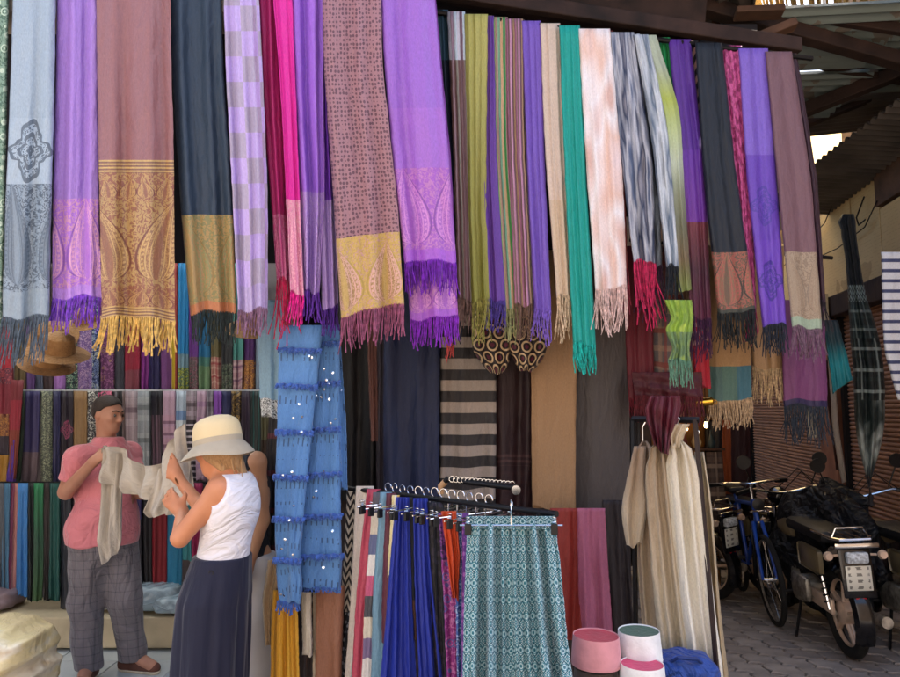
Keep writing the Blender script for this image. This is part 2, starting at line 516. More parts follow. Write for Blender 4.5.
fs = [(i, (i + 1) % n, n + (i + 1) % n, n + i) for i in range(n)] + [(n + i, n + (i + 1) % n, 2 * n + (i + 1) % n, 2 * n + i) for i in range(n)] + [tuple(range(2 * n, 3 * n))]
pme = bpy.data.meshes.new('paving_stone'); pme.from_pydata(vs, [], fs); pme.materials.append(pm.mat)
ca, sa = math.cos(-.22), math.sin(-.22)
rest = MB(); cnt = 0
cells = []
for i in range(-14, 26):
    for j in range(-20, 34):
        x0, y0 = i * PW + (PW / 2 if j % 2 else 0), j * PD
        x, y = 2.2 + x0 * ca - y0 * sa, 4.6 + x0 * sa + y0 * ca
        if -.2 < x < 4.25 and 0 < y < 9.3 and not (x < .62 and y > 3.6): cells.append((x, y))
def vis(x, y):
    px = 450 + F * x / y; py = CY + (1.6 * 690 / y) + 71.5
    return 690 < px < 925 and y > 3.4 and y < 7
cells.sort(key=lambda c: (not vis(*c), c[1]))
for k, (x, y) in enumerate(cells):
    dz = R.uniform(-.003, .003); rz = -.22 + R.uniform(-.02, .02)
    if k < 290 and vis(x, y):
        o = bpy.data.objects.new('paving_stone', pme); COL.objects.link(o); o.parent = lane_base
        o.location = (x, y, -.02 + dz); o.rotation_euler = (R.uniform(-.01, .01), R.uniform(-.01, .01), rz)
    else:
        M = Matrix.Translation((x, y, -.02 + dz)) @ Matrix.Rotation(rz, 4, 'Z'); rest.add([M @ Vector(v) for v in vs], fs)
rest.build('paving_field', pm.mat, lane_base, kind='stuff')

# shop floor of pale tiles
fb = MB().box((-2.4, 4.4, -.022), (3.5, 2.9, .03)).build('shop_floor', solid('tile_grout', '#7f8284', .8), kind='structure')
tm = Mat('glazed_tile', .28, 0, coords='OBJ', spec=.5)
tm.col(tm.mix(tm.noise(5, 4), '#a9b4ba', '#c3c9cb'))
tme = bpy.data.meshes.new('floor_tile'); tb = MB().box((0, 0, 0), (.392, .392, .012), bev=.003)
tme.from_pydata(tb.v, [], tb.f); tme.materials.append(tm.mat)
for i in range(8):
    for j in range(7):
        o = bpy.data.objects.new('floor_tile', tme); COL.objects.link(o); o.parent = fb
        o.location = (-3.92 + i * .4, 3.2 + j * .4, .001 + R.uniform(-.0005, .0005))

# shop shell
MB().box((-1.7, 5.75, 1.9), (5.4, .1, 4.2)).build('shop_back_wall', darkwall, kind='structure')
MB().box((-4.0, 4.2, 1.68), (.1, 2.9, 3.6)).build('shop_side_wall', darkwall, kind='structure')
MB().box((-1.0, 5.0, 1.6), (.08, 1.3, 3.5)).build('shop_partition_wall', darkwall, kind='structure')
cl = MB()
cl.box((-4.0, 4.35, 3.42), (.6, 2.9, .12)); cl.box((-.7, 4.35, 3.42), (.6, 2.9, .12)); cl.box((-2.35, 3.1, 3.42), (2.7, .4, .12)); cl.box((-2.35, 5.6, 3.42), (2.7, .4, .12))
cl.build('shop_ceiling', solid('ceiling_board', '#b5a998', .9, sc=4), kind='structure')
# unseen opal panel added in the shop's ceiling to brighten the interior
om = Mat('opal_fill_panel', .6, 0, coords='OBJ'); om.col(C('#e8ebea'))
tr = om.nt.nodes.new('ShaderNodeBsdfTranslucent'); tr.inputs[0].default_value = C('#f0f2f0')
ms = om.nt.nodes.new('ShaderNodeMixShader'); ms.inputs[0].default_value = .88
om.nt.links.new(om.p.outputs[0], ms.inputs[1]); om.nt.links.new(tr.outputs[0], ms.inputs[2]); om.nt.links.new(ms.outputs[0], om.nt.nodes['Material Output'].inputs[0])
MB().box((-2.35, 4.35, 3.50), (2.76, 2.16, .01)).build('ceiling_fill_panel', om.mat, kind='structure')
MB().box((.19, 4.05, 2.1), (1.64, .18, 4.3)).build('pillar_wall', solid('pillar_render', '#3a3230', .95, sc=4, bump=.3), kind='structure')
MB().box((-2.6, 2.95, 3.95), (5.3, .12, .8)).build('shop_facade_beam', wood, kind='structure')
# dim stall walls behind the pillar, closing the lane's left side and its far end
MB().box((.98, 7.2, 1.9), (.1, 6.0, 3.9)).build('lane_wall', solid('lane_render', '#5b4a3c', .95, sc=3, bump=.3), kind='structure')
MB().box((3.2, 11.4, 3.5), (6.2, .15, 7.2)).build('lane_end_wall', solid('far_render', '#3d2f27', .95, sc=3), kind='structure')

# the wall with the two roller shutters, running away to the left
WD = Vector((.16, 1, 0)).normalized(); WN = Vector((-WD.y, WD.x, 0))      # along, and out into the lane
WA = Vector((3.91, 6.0, 0)); wang = math.atan2(WD.y, WD.x)
def wl(px, z, out=0):
    """point of the shutter wall in the picture column px at height z, moved out of it"""
    k = (px - 450) / F
    t = (k * WA.y - WA.x) / (WD.x - k * WD.y)
    p = WA + WD * t + WN * out; p.z = z; return p
def wallbox(px0, px1, z0, z1, th, out, name, mat, parent=None, bev=0, **k):
    a, c_ = wl(px0, 0), wl(px1, 0); L = (c_ - a).length; m = (a + c_) / 2 + WN * out; m.z = (z0 + z1) / 2
    return MB().box(m, (L, th, z1 - z0), rz=wang, bev=bev).build(name, mat, parent, world=parent is not None, **k)
sw = empty('shutter_building', wl(860, 0), 'building wall on the lane with yellowed papered panel above two rusty roller shutters', 'building')
am = wl(744, 0); bm_ = wl(1010, 0)
lp_ = solid('lane_plaster', '#8a6c50', .95, sc=3, bump=.4)
wallbox(742, 850, -.05, 4.0, .3, -.2, 'wall', lp_, sw)
wallbox(850.6, 1300, -.05, 7.0, .3, -.2, 'wall', lp_, sw)  # upper part, out of view, raised to block the sun
pp = Mat('yellowed_paper', .9, 0, coords='OBJ')
lines = ((pp.z * 30.0).fr() < .3) * (pp.noise(9, 3, pp.vec(pp.u * 2, pp.v * 2, (pp.z * 30.0).fl())) > .5)
cp = pp.mix(pp.noise(2.5, 4), '#cfb688', '#b0966a'); cp = pp.mix(lines * .13, cp, '#5c452c'); cp = pp.mix((pp.noise(1.2, 3) > .6) * .35, cp, '#6d5232')
pp.col(cp)
for a, c_ in ((748, 818), (819.5, 858), (859.5, 888)):
    wallbox(a, c_, 2.80, 3.78, .03, -.03, 'paper_panel', pp.mat, sw)
wallbox(888.8, 1000, 2.80, 3.44, .03, -.03, 'paper_panel', pp.mat, sw)
wallbox(888.8, 960, 3.46, 3.78, .08, -.02, 'plank', wood2, sw)
wallbox(747, 838, 2.55, 2.76, .22, .06, 'shutter_box', wood, sw, bev=.01)
wallbox(845, 960, 2.55, 2.76, .22, .06, 'shutter_box', wood, sw, bev=.01)
rust = Mat('rusty_shutter_paint', .55, 0, coords='OBJ', metal=.2)
rc = rust.mix(rust.noise(1.6, 5), '#b48c74', '#98725d'); rc = rust.mix((rust.noise(5, 5) > .6) * .35, rc, '#5b4234'); rust.col(rc); rust.bump(rust.noise(40, 3), .2, .004)
def shutter(px0, px1, z0, z1, out, label):
    a, c_ = wl(px0, 0, out), wl(px1, 0, out); mid = (a + c_) / 2
    root = empty('roller_shutter', (mid.x, mid.y, 0), label, 'shutter', 'roller shutters along the lane')
    g = MB(); pitch = .042; prof = []; z = z0
    while z < z1:
        for q, o in ((0, 0), (.12, .010), (.35, .017), (.6, .016), (.82, .008), (.86, -.004), (.98, -.004)): prof.append((z + q * pitch, o))
        z += pitch
    vs = []
    for p in (a, c_):
        for zz, o in prof: vs.append((p.x + WN.x * o, p.y + WN.y * o, zz))
    m = len(prof); g.add(vs, [(i, i + 1, m + i + 1, m + i) for i in range(m - 1)])
    g.box(((a + c_) / 2 - WN * .02 + Vector((0, 0, (z0 + z1) / 2))), ((a - c_).length, .02, z1 - z0), rz=wang)
    o = g.build('slat_curtain', rust.mat, root, world=True, kind='stuff')
    for p in (a, c_):
        MB().box((p.x + WN.x * .02, p.y + WN.y * .02, (z0 + z1) / 2), (.07, .07, z1 - z0), rz=wang).build('guide_rail', iron, root, world=True)
    MB().box((mid.x + WN.x * .03, mid.y + WN.y * .03, z0 + .04), ((a - c_).length, .05, .08), rz=wang).build('bottom_bar', iron, root, world=True)
    return root
shutter(749, 822, .02, 2.55, -.03, 'rusty brown roller shutter behind the motorbike handlebars, left of the narrow pier')
shutter(850, 1040, .02, 2.55, .03, 'rusty brown roller shutter behind the black and white checked scarf')
wallbox(827, 843, 0, 2.55, .14, .03, 'pier', solid('pinkish_pier', '#9a6a52', .85, sc=4, bump=.3), sw)
# notice on the pier, ledge and box above the shutter
nb = wallbox(820, 829, 1.30, 1.62, .012, .16, 'paper_notice', solid('cream_paper', '#d8c6a0', .9, var=.1)); tag(nb, 'small cream paper notice pinned low on the pier between the shutters', 'notice')
nb = wallbox(826, 852, 2.44, 2.79, .03, .2, 'cream_board', solid('cream_board', '#cdbb92', .9, var=.15)); tag(nb, 'cream board leaning at the top of the pier beside the hanging dark scarf', 'board')

# ---- roof over the lane
zinc = Mat('weathered_zinc', .5, 0, metal=.35, coords='OBJ', spec=.4)
zc = zinc.mix(zinc.noise(1.5, 5), '#93a29e', '#66726f'); zc = zinc.mix((zinc.noise(4, 5) > .58) * .6, zc, '#6a5040'); zinc.col(zc)
zinc2 = solid('dark_tin', '#56504b', .6, metal=.2, sc=2, var=.5)
def corrugated(label, x0, x1, y0, y1, z, mat, pitch=.1, amp=.018, rz=0, slope=0, slopex=0, c=None, alongx=True, name='corrugated_sheet', jag=0, rr=None):
    """ridges run along x (or along y)"""
    rr = rr or R
    cx, cy = (x0 + x1) / 2, (y0 + y1) / 2; M = Matrix.Rotation(rz, 4, 'Z')
    L = (y1 - y0) if alongx else (x1 - x0); D = (x1 - x0) if alongx else (y1 - y0)
    nn = int(L / pitch * 6); vs = []; nx = 4
    for i in range(nn + 1):
        s = -L / 2 + L * i / nn; h = amp * math.sin(s / pitch * 6.283)
        for t in range(nx + 1):
            d = -D / 2 + D * t / nx
            x, y = (d, s) if alongx else (s, d)
            for th in (0,):
                v = M @ Vector((x, y, h + slope * y + slopex * x)); vs.append(v)
    fs = [(i * (nx + 1) + t, i * (nx + 1) + t + 1, (i + 1) * (nx + 1) + t + 1, (i + 1) * (nx + 1) + t) for i in range(nn) for t in range(nx)]
    top = [v + Vector((0, 0, .004)) for v in vs]; m = len(vs)
    g = MB().add(vs + top, fs + [tuple(m + i for i in f[::-1]) for f in fs])
    o = g.build(name, mat, smooth=True); o.location = (cx, cy, z)
    return tag(o, label, 'roof sheet', 'corrugated roof sheets over the lane')
corrugated('bluish grey corrugated sheet in the top right corner under the sunlit reeds', 2.12, 3.0, 4.05, 4.92, 4.12, zinc.mat, .105, .022, rz=-.10)
corrugated('grey corrugated sheet below the main beam, lit at the edge beside the mauve scarf', 1.75, 3.2, 4.92, 5.75, 4.10, zinc.mat, .1, .022, rz=-.08)
corrugated('short grey corrugated sheet at the right edge of the picture under the beam', 3.05, 4.6, 4.3, 5.3, 4.16, zinc.mat, .1, .022, rz=-.1)
corrugated('dark corrugated sheet with slanting ridges above the row of thin scarves', .9, 2.1, 3.9, 5.3, 4.14, zinc2, .11, .022, rz=-.5, alongx=False)
corrugated('brown rusted corrugated sheet in deep shade behind the main beam', 1.5, 4.2, 5.6, 6.5, 4.2, zinc2, .09, .016, rz=-.3)
corrugated('broad brown corrugated sheet over the middle of the lane', -.9, 2.05, 3.75, 6.9, 4.32, zinc2, .1, .02)
corrugated('dark corrugated awning along the papered wall, its edge toothed against the light', 3.28, 4.35, 4.6, 7.4, 3.76, zinc2, .1, .02, rz=-.06, slopex=-.08, name='corrugated_awning')
# sheets added out of the picture to block the sun from the stalls
MB().box((.4, 3.4, 4.42), (4.0, 1.0, .06)).build('sun_block_sheet', zinc2, kind='structure')
MB().box((6.6, 5.6, 4.45), (4.4, 3.4, .05)).build('sun_block_side', zinc2, kind='structure')
def beam(label, p, q, wd, ht, mat, name='roof_beam', roll=0):
    p, q = Vector(p), Vector(q); d = (q - p)
    M = Matrix.Translation((p + q) / 2) @ d.to_track_quat('X', 'Z').to_matrix().to_4x4() @ Matrix.Rotation(roll, 4, 'X')
    g = MB(); bx = MB().box((0, 0, 0), (d.length, wd, ht), bev=.008); g.add([M @ Vector(v) for v in bx.v], bx.f)
    o = g.build(name, mat); return tag(o, label, 'beam', 'timbers of the lane roof')
beam('long dark main beam crossing the top right of the picture', W(600, -22, 3.9), W(960, 78, 4.6), .09, .095, wood)
beam('dark board right above the tops of the thin scarves', W(420, -12, 3.38), W(800, 46, 3.78), .05, .085, wood)
beam('heavy dark timber in the gap above the olive and violet thin scarves', W(400, -35, 3.7), W(700, 22, 3.9), .16, .28, wood)
beam('reddish batten slanting down from the top towards the main beam', W(640, -4, 4.2), W(745, 32, 4.4), .05, .05, wood2)
beam('brown plank whose sawn end shows beside the bluish sheet', W(700, 62, 4.1), W(795, 24, 4.0), .10, .05, wood2)
beam('short brown plank end in front of the top sheets', W(735, 14, 4.05), W(783, 12, 4.0), .12, .04, wood2)
beam('thin dark batten on the right, below the main beam', W(795, 60, 4.85), W(960, 92, 5.1), .05, .06, wood)
beam('dark rafter running towards the toothed awning edge', W(800, 112, 5.3), W(930, 60, 4.8), .09, .1, wood)
beam('dark batten high in the right corner beside the reed mat', W(800, 14, 4.3), W(930, 34, 4.25), .05, .07, wood)
beam('far dark rafter above the bright gap', W(790, 128, 5.9), W(870, 96, 5.6), .08, .1, wood)
# reed mat on top, sun from above shines through it
rm = Mat('dry_reed', .8, 0, coords='OBJ')
rm.col(rm.mix(rm.noise(20, 3), '#e0c48c', '#b8935a'))
tr = rm.nt.nodes.new('ShaderNodeBsdfTranslucent'); tr.inputs[0].default_value = C('#e8cf9a')
ms = rm.nt.nodes.new('ShaderNodeMixShader'); ms.inputs[0].default_value = .55
out = rm.nt.nodes['Material Output']; rm.nt.links.new(rm.p.outputs[0], ms.inputs[1]); rm.nt.links.new(tr.outputs[0], ms.inputs[2]); rm.nt.links.new(ms.outputs[0], out.inputs[0])
g = MB()
for i in range(118):
    x = 1.9 + i * .0175; g.tube([(x - .3 + R.uniform(-.03, .03), 3.9, 4.62 + R.uniform(0, .03)), (x + .35 + R.uniform(-.04, .04), 5.0, 4.62 + R.uniform(0, .03))], .009, 5)
o = g.build('reed_mat', rm.mat, kind='stuff'); tag(o, 'sunlit mat of dry reeds laid over the roof in the top right corner', 'reed mat')
# pale canvas added beyond the gap so the sun makes it bright
cv = Mat('sunlit_canvas', .9, 0, coords='OBJ'); cv.col(cv.mix(cv.noise(3, 3), '#efe0c2', '#e2cfa8'))
tr = cv.nt.nodes.new('ShaderNodeBsdfTranslucent'); tr.inputs[0].default_value = C('#f2e2c0')
ms = cv.nt.nodes.new('ShaderNodeMixShader'); ms.inputs[0].default_value = .85
cv.nt.links.new(cv.p.outputs[0], ms.inputs[1]); cv.nt.links.new(tr.outputs[0], ms.inputs[2]); cv.nt.links.new(ms.outputs[0], cv.nt.nodes['Material Output'].inputs[0])
g = MB(); n1, n2 = 24, 12
for s_ in (0, 1):
    for j in range(n2):
        for i in range(n1):
            g.v.append((2.6 + i * .16, 6.9 + j * .3, 4.75 + .03 * math.sin(i * .9 + j) + .02 * math.sin(j * 1.3) + s_ * .004 + j * .05))
for s_ in (0, 1):
    q = s_ * n1 * n2
    g.f += [(q + j * n1 + i, q + j * n1 + i + 1, q + (j + 1) * n1 + i + 1, q + (j + 1) * n1 + i) for j in range(n2 - 1) for i in range(n1 - 1)]
tag(g.build('gap_canvas', cv.mat, smooth=True), 'cream canvas added behind the gap under the roof to make it bright', 'awning')
# unseen fronts across the street, added to bounce sun, less so on the right
MB().box((-5.5, -3.4, 2.7), (14, .3, 5.5)).build('opposite_bounce_wall', solid('pale_render', '#e2d6c8', .95, sc=1.5, var=.08), kind='structure')
MB().box((6.5, -3.4, 2.7), (9.9, .34, 5.6)).build('opposite_dark_wall', solid('brown_render', '#8c7765', .95, sc=1.5, var=.15), kind='structure')


# dark cloth valance added behind the rows so the gaps between scarves read dark
tag(MB().box((-2.15, 3.10, 2.84), (3.96, .03, 1.14)).build('dark_backdrop', solid('backdrop_black', '#1d1a1e', .9, sc=6, bump=.3)), 'plain dark valance hanging behind the wide shawls under the ceiling', 'backdrop')
tag(MB().box((1.45, 4.02, 3.35), (.86, .03, 1.2)).build('dark_backdrop', solid('backdrop_black', '#1d1a1e', .9, sc=6, bump=.3)), 'plain dark valance behind the right row, above the lower scarves', 'backdrop')

ww = MB(); ww.tube([wl(790, 3.45, .03), wl(812, 3.52, .05), wl(838, 3.62, .05), wl(848, 3.78, .04)], .006, 5); ww.tube([wl(800, 3.35, .03), wl(850, 3.27, .05), wl(880, 3.32, .05), wl(892, 3.5, .03)], .006, 5)
tag(ww.build('wall_wire', iron, smooth=True), 'loose dark wires strung across the papered wall above the shutters', 'wire')
tag(MB().tube([wl(879, 3.62, .03), wl(873, 3.45, .06), wl(876, 3.36, .07), wl(882, 3.38, .06)], .008, 6).build('wall_hook', iron, smooth=True), 'bent iron hook on the papered wall above the striped towel', 'hook')
# ------------------------------------------------------------ the front left row of wide shawls
rod = MB().tube([(-2.9, 2.86, 3.52), (.02, 2.86, 3.52)], .018, 10).build('hanging_rail', iron)
tag(rod, 'steel rail under the facade beam that carries the wide shawls of the left row', 'rail')
GL = 'wide shawls hanging in the front left row'
TOP = -45
scarf('pale green patterned shawl cut off by the left edge of the picture', [(TOP, -40, 10), (330, -44, 2)], 2.84,
      [(330, floral('#7f9a86', '#4d6b58', '#b9cdb8', 22))], ('#4a5a50', 18), group=GL)
scarf('blue grey silky shawl with dark medallions, paisleys and a grey fringe', [(TOP, 14, 56), (60, 11, 55), (200, 6, 52), (317, 3, 50)], 2.80,
      [(118, '#9fb0bf'), (184, medallion('#9fb0bf', '#3f4a58', .5, 1.0)), (290, paisley('#8d9dab', '#3d4a5a', '#5f6e7e', 1.35, .98, .25, .35, .1)), (320, '#8f9fac')],
      ('#4d5a66', 42), group=GL, folds=1.6, amp=0.027, rough=.38)
scarf('bright violet shawl with one pink paisley on its pale lower band', [(TOP, 57, 98), (60, 56, 98), (200, 52, 99), (298, 52, 101)], 2.83,
      [(199, '#a680d2'), (287, paisley('#a76cd0', '#e0a8b8', '#c58fe0', 1.15, .97, .0, .25, -.32)), (300, '#b98ae2')],
      ('#7a42c0', 30), group=GL, folds=2.2, amp=0.024, rough=.38)
scarf('large brown shawl with wide gold paisley band and golden fringe', [(TOP, 96, 170), (60, 97, 171), (160, 99, 174), (319, 103, 176)], 2.78,
      [(160, '#946668'), (173, hstripes(['#c0a066', '#84604f'], .014)), (200, paisley('#8a5248', '#c4a268', '#a5845a', 4, .7, .2, -.1)),
       (287, paisley('#8a5546', '#c8a86c', '#a5845a', 1.6, 1.0, .45, -.25, .3)), (308, paisley('#8a5246', '#c29c64', '#9a7650', 3, .8, .2, .0)), (320, hstripes(['#bf9d64', '#7d5a48'], .012))],
      ('#c9a458', 33), group=GL, folds=2.3, amp=.036, frr=.0034, rough=.38)
scarf('dark slate shawl with green and gold band and black green fringe', [(TOP, 168, 221), (60, 171, 223), (215, 182, 233), (313, 191, 237)], 2.85,
      [(215, '#2c3b4c'), (303, paisley('#a38a55', '#6f8256', '#b98a62', 1.2, .98, .2, .1, .3)), (314, '#b9764e')],
      ('#25302f', 30), group=GL, folds=2, amp=0.034, rough=.5)
scarf('lilac and grey chequered shawl in soft squares', [(TOP, 223, 257), (60, 225, 262), (200, 232, 268), (310, 238, 268)], 2.80,
      [(285, check('#b9a3dc', '#a39aa8', 2.2, 13, .8)), (312, '#b7a6d4')], ('#7c5b74', 24), group=GL, folds=2.4, amp=0.031, rough=.38)
scarf('dark magenta shawl with faint pattern and crimson fringe behind the pink one', [(TOP, 257, 285), (100, 262, 290), (280, 276, 293)], 2.87,
      [(215, '#a8195f'), (285, paisley('#a8326b', '#c77a96', '#b85580', 1.2, .9, .1, .0))], ('#b01848', 58), group=GL, folds=2, amp=0.034)
scarf('hot pink narrow shawl with a pale pink band', [(TOP, 270, 291), (100, 281, 296), (294, 290, 304)], 2.82,
      [(200, '#d8229a'), (296, paisley('#dd8fb0', '#eebfc6', '#d86fa2', 1, .9, .1, .1))], ('#d41c86', 28), group=GL, folds=1.6, amp=0.024)
scarf('violet shawl with silvery lilac lower part, beside the hot pink one', [(TOP, 289, 324), (100, 294, 324), (200, 301, 325), (292, 304, 320)], 2.84,
      [(192, '#9c66d2'), (296, paisley('#a883cc', '#c2a6d8', '#9a72c4', 1, .9, .1, .3))], ('#5b2a94', 28), group=GL, folds=2.5, amp=0.034, rough=.38)
scarf('deep violet inner layer with lilac end next to the mauve brown shawl', [(TOP, 312, 328), (100, 316, 329), (200, 319, 334), (308, 321, 338)], 2.87,
      [(200, '#6a2da8'), (309, '#a98cc8')], ('#4b1f80', 28), group=GL, folds=1.6, amp=0.024)
scarf('mauve brown shawl dotted all over, with yellow band of pink paisleys', [(TOP, 321, 381), (60, 324, 382), (200, 334, 397), (310, 341, 404)], 2.78,
      [(235, spots('#9a7077', '#62404b', 70, .36, .35)), (309, paisley('#c6a956', '#d2a3a0', '#8a5a5c', 1.6, .85, .12, .75, .35)), (314, '#c6a956')],
      ('#8a4a66', 32), group=GL, folds=2.0, amp=.034, tilt=-9, rough=.5)
scarf('bright purple shawl with orchid paisley band, knotted fringe in the middle', [(TOP, 379, 431), (60, 384, 440), (170, 394, 450), (262, 404, 456)], 2.80,
      [(108, '#9a66c8'), (168, '#a26acb'), (250, paisley('#9a58bb', '#c98ac4', '#b06cc4', 1.3, .98, .1, .2, .2)), (264, '#a45ccc')],
      ('#6a1fa0', 30), group=GL, folds=1.8, amp=0.027, rough=.38, tilt=-4)
scarf('orchid under layer showing below the bright purple shawl, with purple fringe', [(TOP, 384, 432), (170, 398, 452), (318, 409, 457)], 2.86,
      [(280, '#9a58bb'), (310, paisley('#a45cc0', '#cf93c4', '#b470c6', 2, .9, .1, .2)), (320, '#a860cc')],
      ('#7a22a8', 26), group=GL, folds=1.8, amp=0.022)

# ------------------------------------------------------------ the right row of thin scarves, running back to the right
def YR(px): return 3.2 + (px - 435) / 355 * .42
def ytop(px): return 9 + (px - 435) * .124
ra, rb = W(430, 12, 3.23), W(812, 12 + 377 * .124, YR(812) + .03)
rail2 = MB().tube([ra, rb], .014, 8).build('hanging_rail', iron); tag(rail2, 'thin steel rail under the dark board that carries the narrow scarves', 'rail')
GR = 'narrow scarves hanging in the right row'
def thin(label, top, bot, y1, segs, fr=None, dz=0, mid=None, **k):
    t = (top[0] + top[1]) / 2; y0 = ytop(t)
    rows = [(y0, top[0], top[1])] + ([mid] if mid else []) + [(y1, bot[0], bot[1])]
    k.setdefault('folds', max(2, (top[1] - top[0]) / 6.5)); k.setdefault('amp', .014); k.setdefault('thick', .035)
    return scarf(label, rows, lambda px: YR(px) + dz, segs, fr, group=GR, tilt=0, **k)
thin('dark navy and teal thin scarf at the left end of the row', (434, 448), (446, 462), 325, [(60, '#2b4a5c'), (330, '#1c2233')], ('#1d2233', 18), .04)
thin('pale grey and mauve thin scarf beside the olive one', (447, 465), (459, 473), 300, [(60, vstripes(['#c9c6d2', '#8d7280', '#c7d6e2'], 2)), (310, vstripes(['#6b4a45', '#93757a', '#7a5a58', '#8c8478'], 2))], ('#6b5148', 30), 0)
thin('bright red tassel scarf peeping out below the purple shawl', (447, 460), (448, 456), 338, [(340, '#a63a3c')], ('#b5443f', 20), .12)
thin('olive yellow pleated scarf', (464, 488), (472, 490), 300, [(305, hgrad(['#b5b060', '#a5a052', '#8a8838']))], ('#8a8440', 38), -.01, mid=(200, 467, 486))
thin('purple pleated scarf between the olive and the striped one', (487, 494), (487, 506), 300, [(305, '#6a3f9c')], ('#4d3a8a', 28), 0, mid=(150, 483, 497))
thin('thin orange and grey scarf edge beside the purple one', (485, 492), (484, 493), 275, [(280, vstripes(['#c4553c', '#8a8a5a', '#b09078'], 1))], ('#7a4a3a', 20), .05)
thin('green, peach and grey striped narrow scarf', (492, 508), (503, 519), 308, [(312, vstripes(['#7fb35c', '#b89a84', '#6f9d7c', '#c8a07a', '#3f8a4a', '#a77c7a'], 1))], ('#8a8a5a', 30), .01, mid=(150, 495, 509))
thin('mauve and brown striped narrow scarf left of the violet one', (506, 523), (514, 532), 305, [(312, vstripes(['#a8708c', '#7a5a5a', '#c08aa6', '#6a4a52', '#a88a6a'], 2))], ('#6a5040', 34), .0, mid=(150, 508, 524))
thin('slender grey brown scarf just left of the violet pleated one', (518, 524), (527, 537), 300, [(305, vstripes(['#7d6a66', '#a89488', '#5a4648'], 1))], ('#5a4a42', 30), .05)
thin('violet blue pleated scarf left of the cream one', (521, 541), (535, 552), 310, [(315, '#7c5cc0')], ('#7a5cb8', 30), 0, mid=(170, 527, 545))
thin('cream pleated scarf left of the turquoise one', (540, 560), (556, 573), 296, [(200, '#dcc6b2'), (300, '#d9c0a2')], ('#c9b190', 40), 0, mid=(150, 545, 565))
thin('bright turquoise pleated scarf, longest of the thin row', (559, 580), (573, 596), 344, [(346, '#15a597')], ('#14a396', 27), -.03, mid=(150, 564, 585), frr=.003)
thin('wide pale pink and white tie dyed scarf', (578, 610), (596, 627), 288, [(290, streak(['#f0dcdc', '#e9c7b8', '#f3ecec', '#dcb4a6', '#f2e4e4'], 5, 1, 1.5, .45))], ('#d9b8b0', 40), -.04, mid=(170, 586, 622), folds=2.5, amp=.02)
thin('thin brick red edge of a scarf behind the tie dyed ones', (607, 613), (614, 628), 270, [(275, '#9a3c3a')], ('#8a3040', 40), .03, mid=(150, 612, 624))
thin('black, white and blue tie dyed scarf with a red and plum fringe', (610, 634), (633, 656), 262, [(265, streak(['#10131c', '#4d5a76', '#b9bcc6', '#23304e', '#8c8a94', '#15161e'], 7, 2))], ('#b3204e', 58), -.02, mid=(150, 620, 652), folds=3.5, amp=.022, frr=.003)
thin('slim black and silver scarf with a long plum fringe', (628, 640), (642, 662), 268, [(270, streak(['#1b2029', '#9aa2ae', '#12141a', '#6d7078'], 9, 2))], ('#3a1c34', 50), .04, mid=(150, 640, 658))
thin('white and slate blue narrow scarf with black fringe', (634, 648), (667, 679), 266, [(268, streak(['#1c2836', '#cfd6dc', '#5a6c80', '#e4e6ea'], 8, 2))], ('#141a22', 40), -.05, mid=(130, 650, 668), folds=2)
thin('pale green scarf fading to lime and beige', (634, 656), (676, 692), 290, [(292, hgrad(['#b3bda4', '#a9b39a', '#a6b44e', '#b4c28a', '#b9c4ac', '#8a8f74', '#6f6f58', '#7a6a50', '#7d8a4a']))], None, -.02, mid=(110, 662, 680), folds=2)
thin('emerald green strip of a scarf beside the pale green one', (659, 670), (672, 684), 200, [(205, '#1c8f4a')], None, .05)
thin('purple scarf turning to maroon brown lower down', (668, 691), (690, 712), 318, [(150, '#55288c'), (222, hgrad(['#5f2c96', '#6a3090'])), (320, hgrad(['#6f3038', '#45202f', '#5a2038']))], ('#3c1638', 40), 0, mid=(160, 680, 704))
thin('pale pink and black patterned strip between purple and black scarves', (684, 698), (697, 706), 190, [(195, zigzag('#d3a59a', '#1b1418', .06))], None, .05)
thin('black pashmina with a red and sand paisley band', (695, 722), (717, 755), 312, [(252, '#151c26'), (308, paisley('#4a4038', '#b0524e', '#a98a62', 1.15, .97, -.15, -.1, .15)), (314, '#3f4238')], ('#141a1a', 34), -.03, mid=(180, 704, 737), folds=2.2, rough=.5)
thin('magenta and black flecked scarf behind the black pashmina', (718, 742), (744, 757), 312, [(315, blend(['#c23a86', '#7a1a4c', '#d25c98', '#5c1436'], 40, 4))], ('#8a1c4a', 28), .02, mid=(170, 735, 752))
thin('blue violet shawl with large faint circle motifs', (738, 768), (763, 787), 325, [(155, '#8163c8'), (240, medallion('#6a46b4', '#4c3a9c', .6, 1.0)), (322, medallion('#7048bc', '#3b3188', .5, 1.0)), (327, '#6a4ab8')], ('#1f2530', 28), -.01, mid=(180, 747, 777), folds=1.8, rough=.38)
thin('dusty mauve shawl with a sand coloured band and pale green hem', (765, 792), (793, 823), 328, [(252, '#7b5a62'), (318, paisley('#a3917c', '#8a7460', '#b8a68c', 1.3, .98, .1, .3, .25)), (330, '#9fb29a')], ('#6f5464', 30), -.03, mid=(180, 777, 811), folds=1.7, amp=.011)
thin('dark plum edge of a shawl at the right end of the row', (788, 797), (813, 826), 300, [(300, '#3e2230')], ('#2a2026', 30), .03, mid=(180, 805, 817))

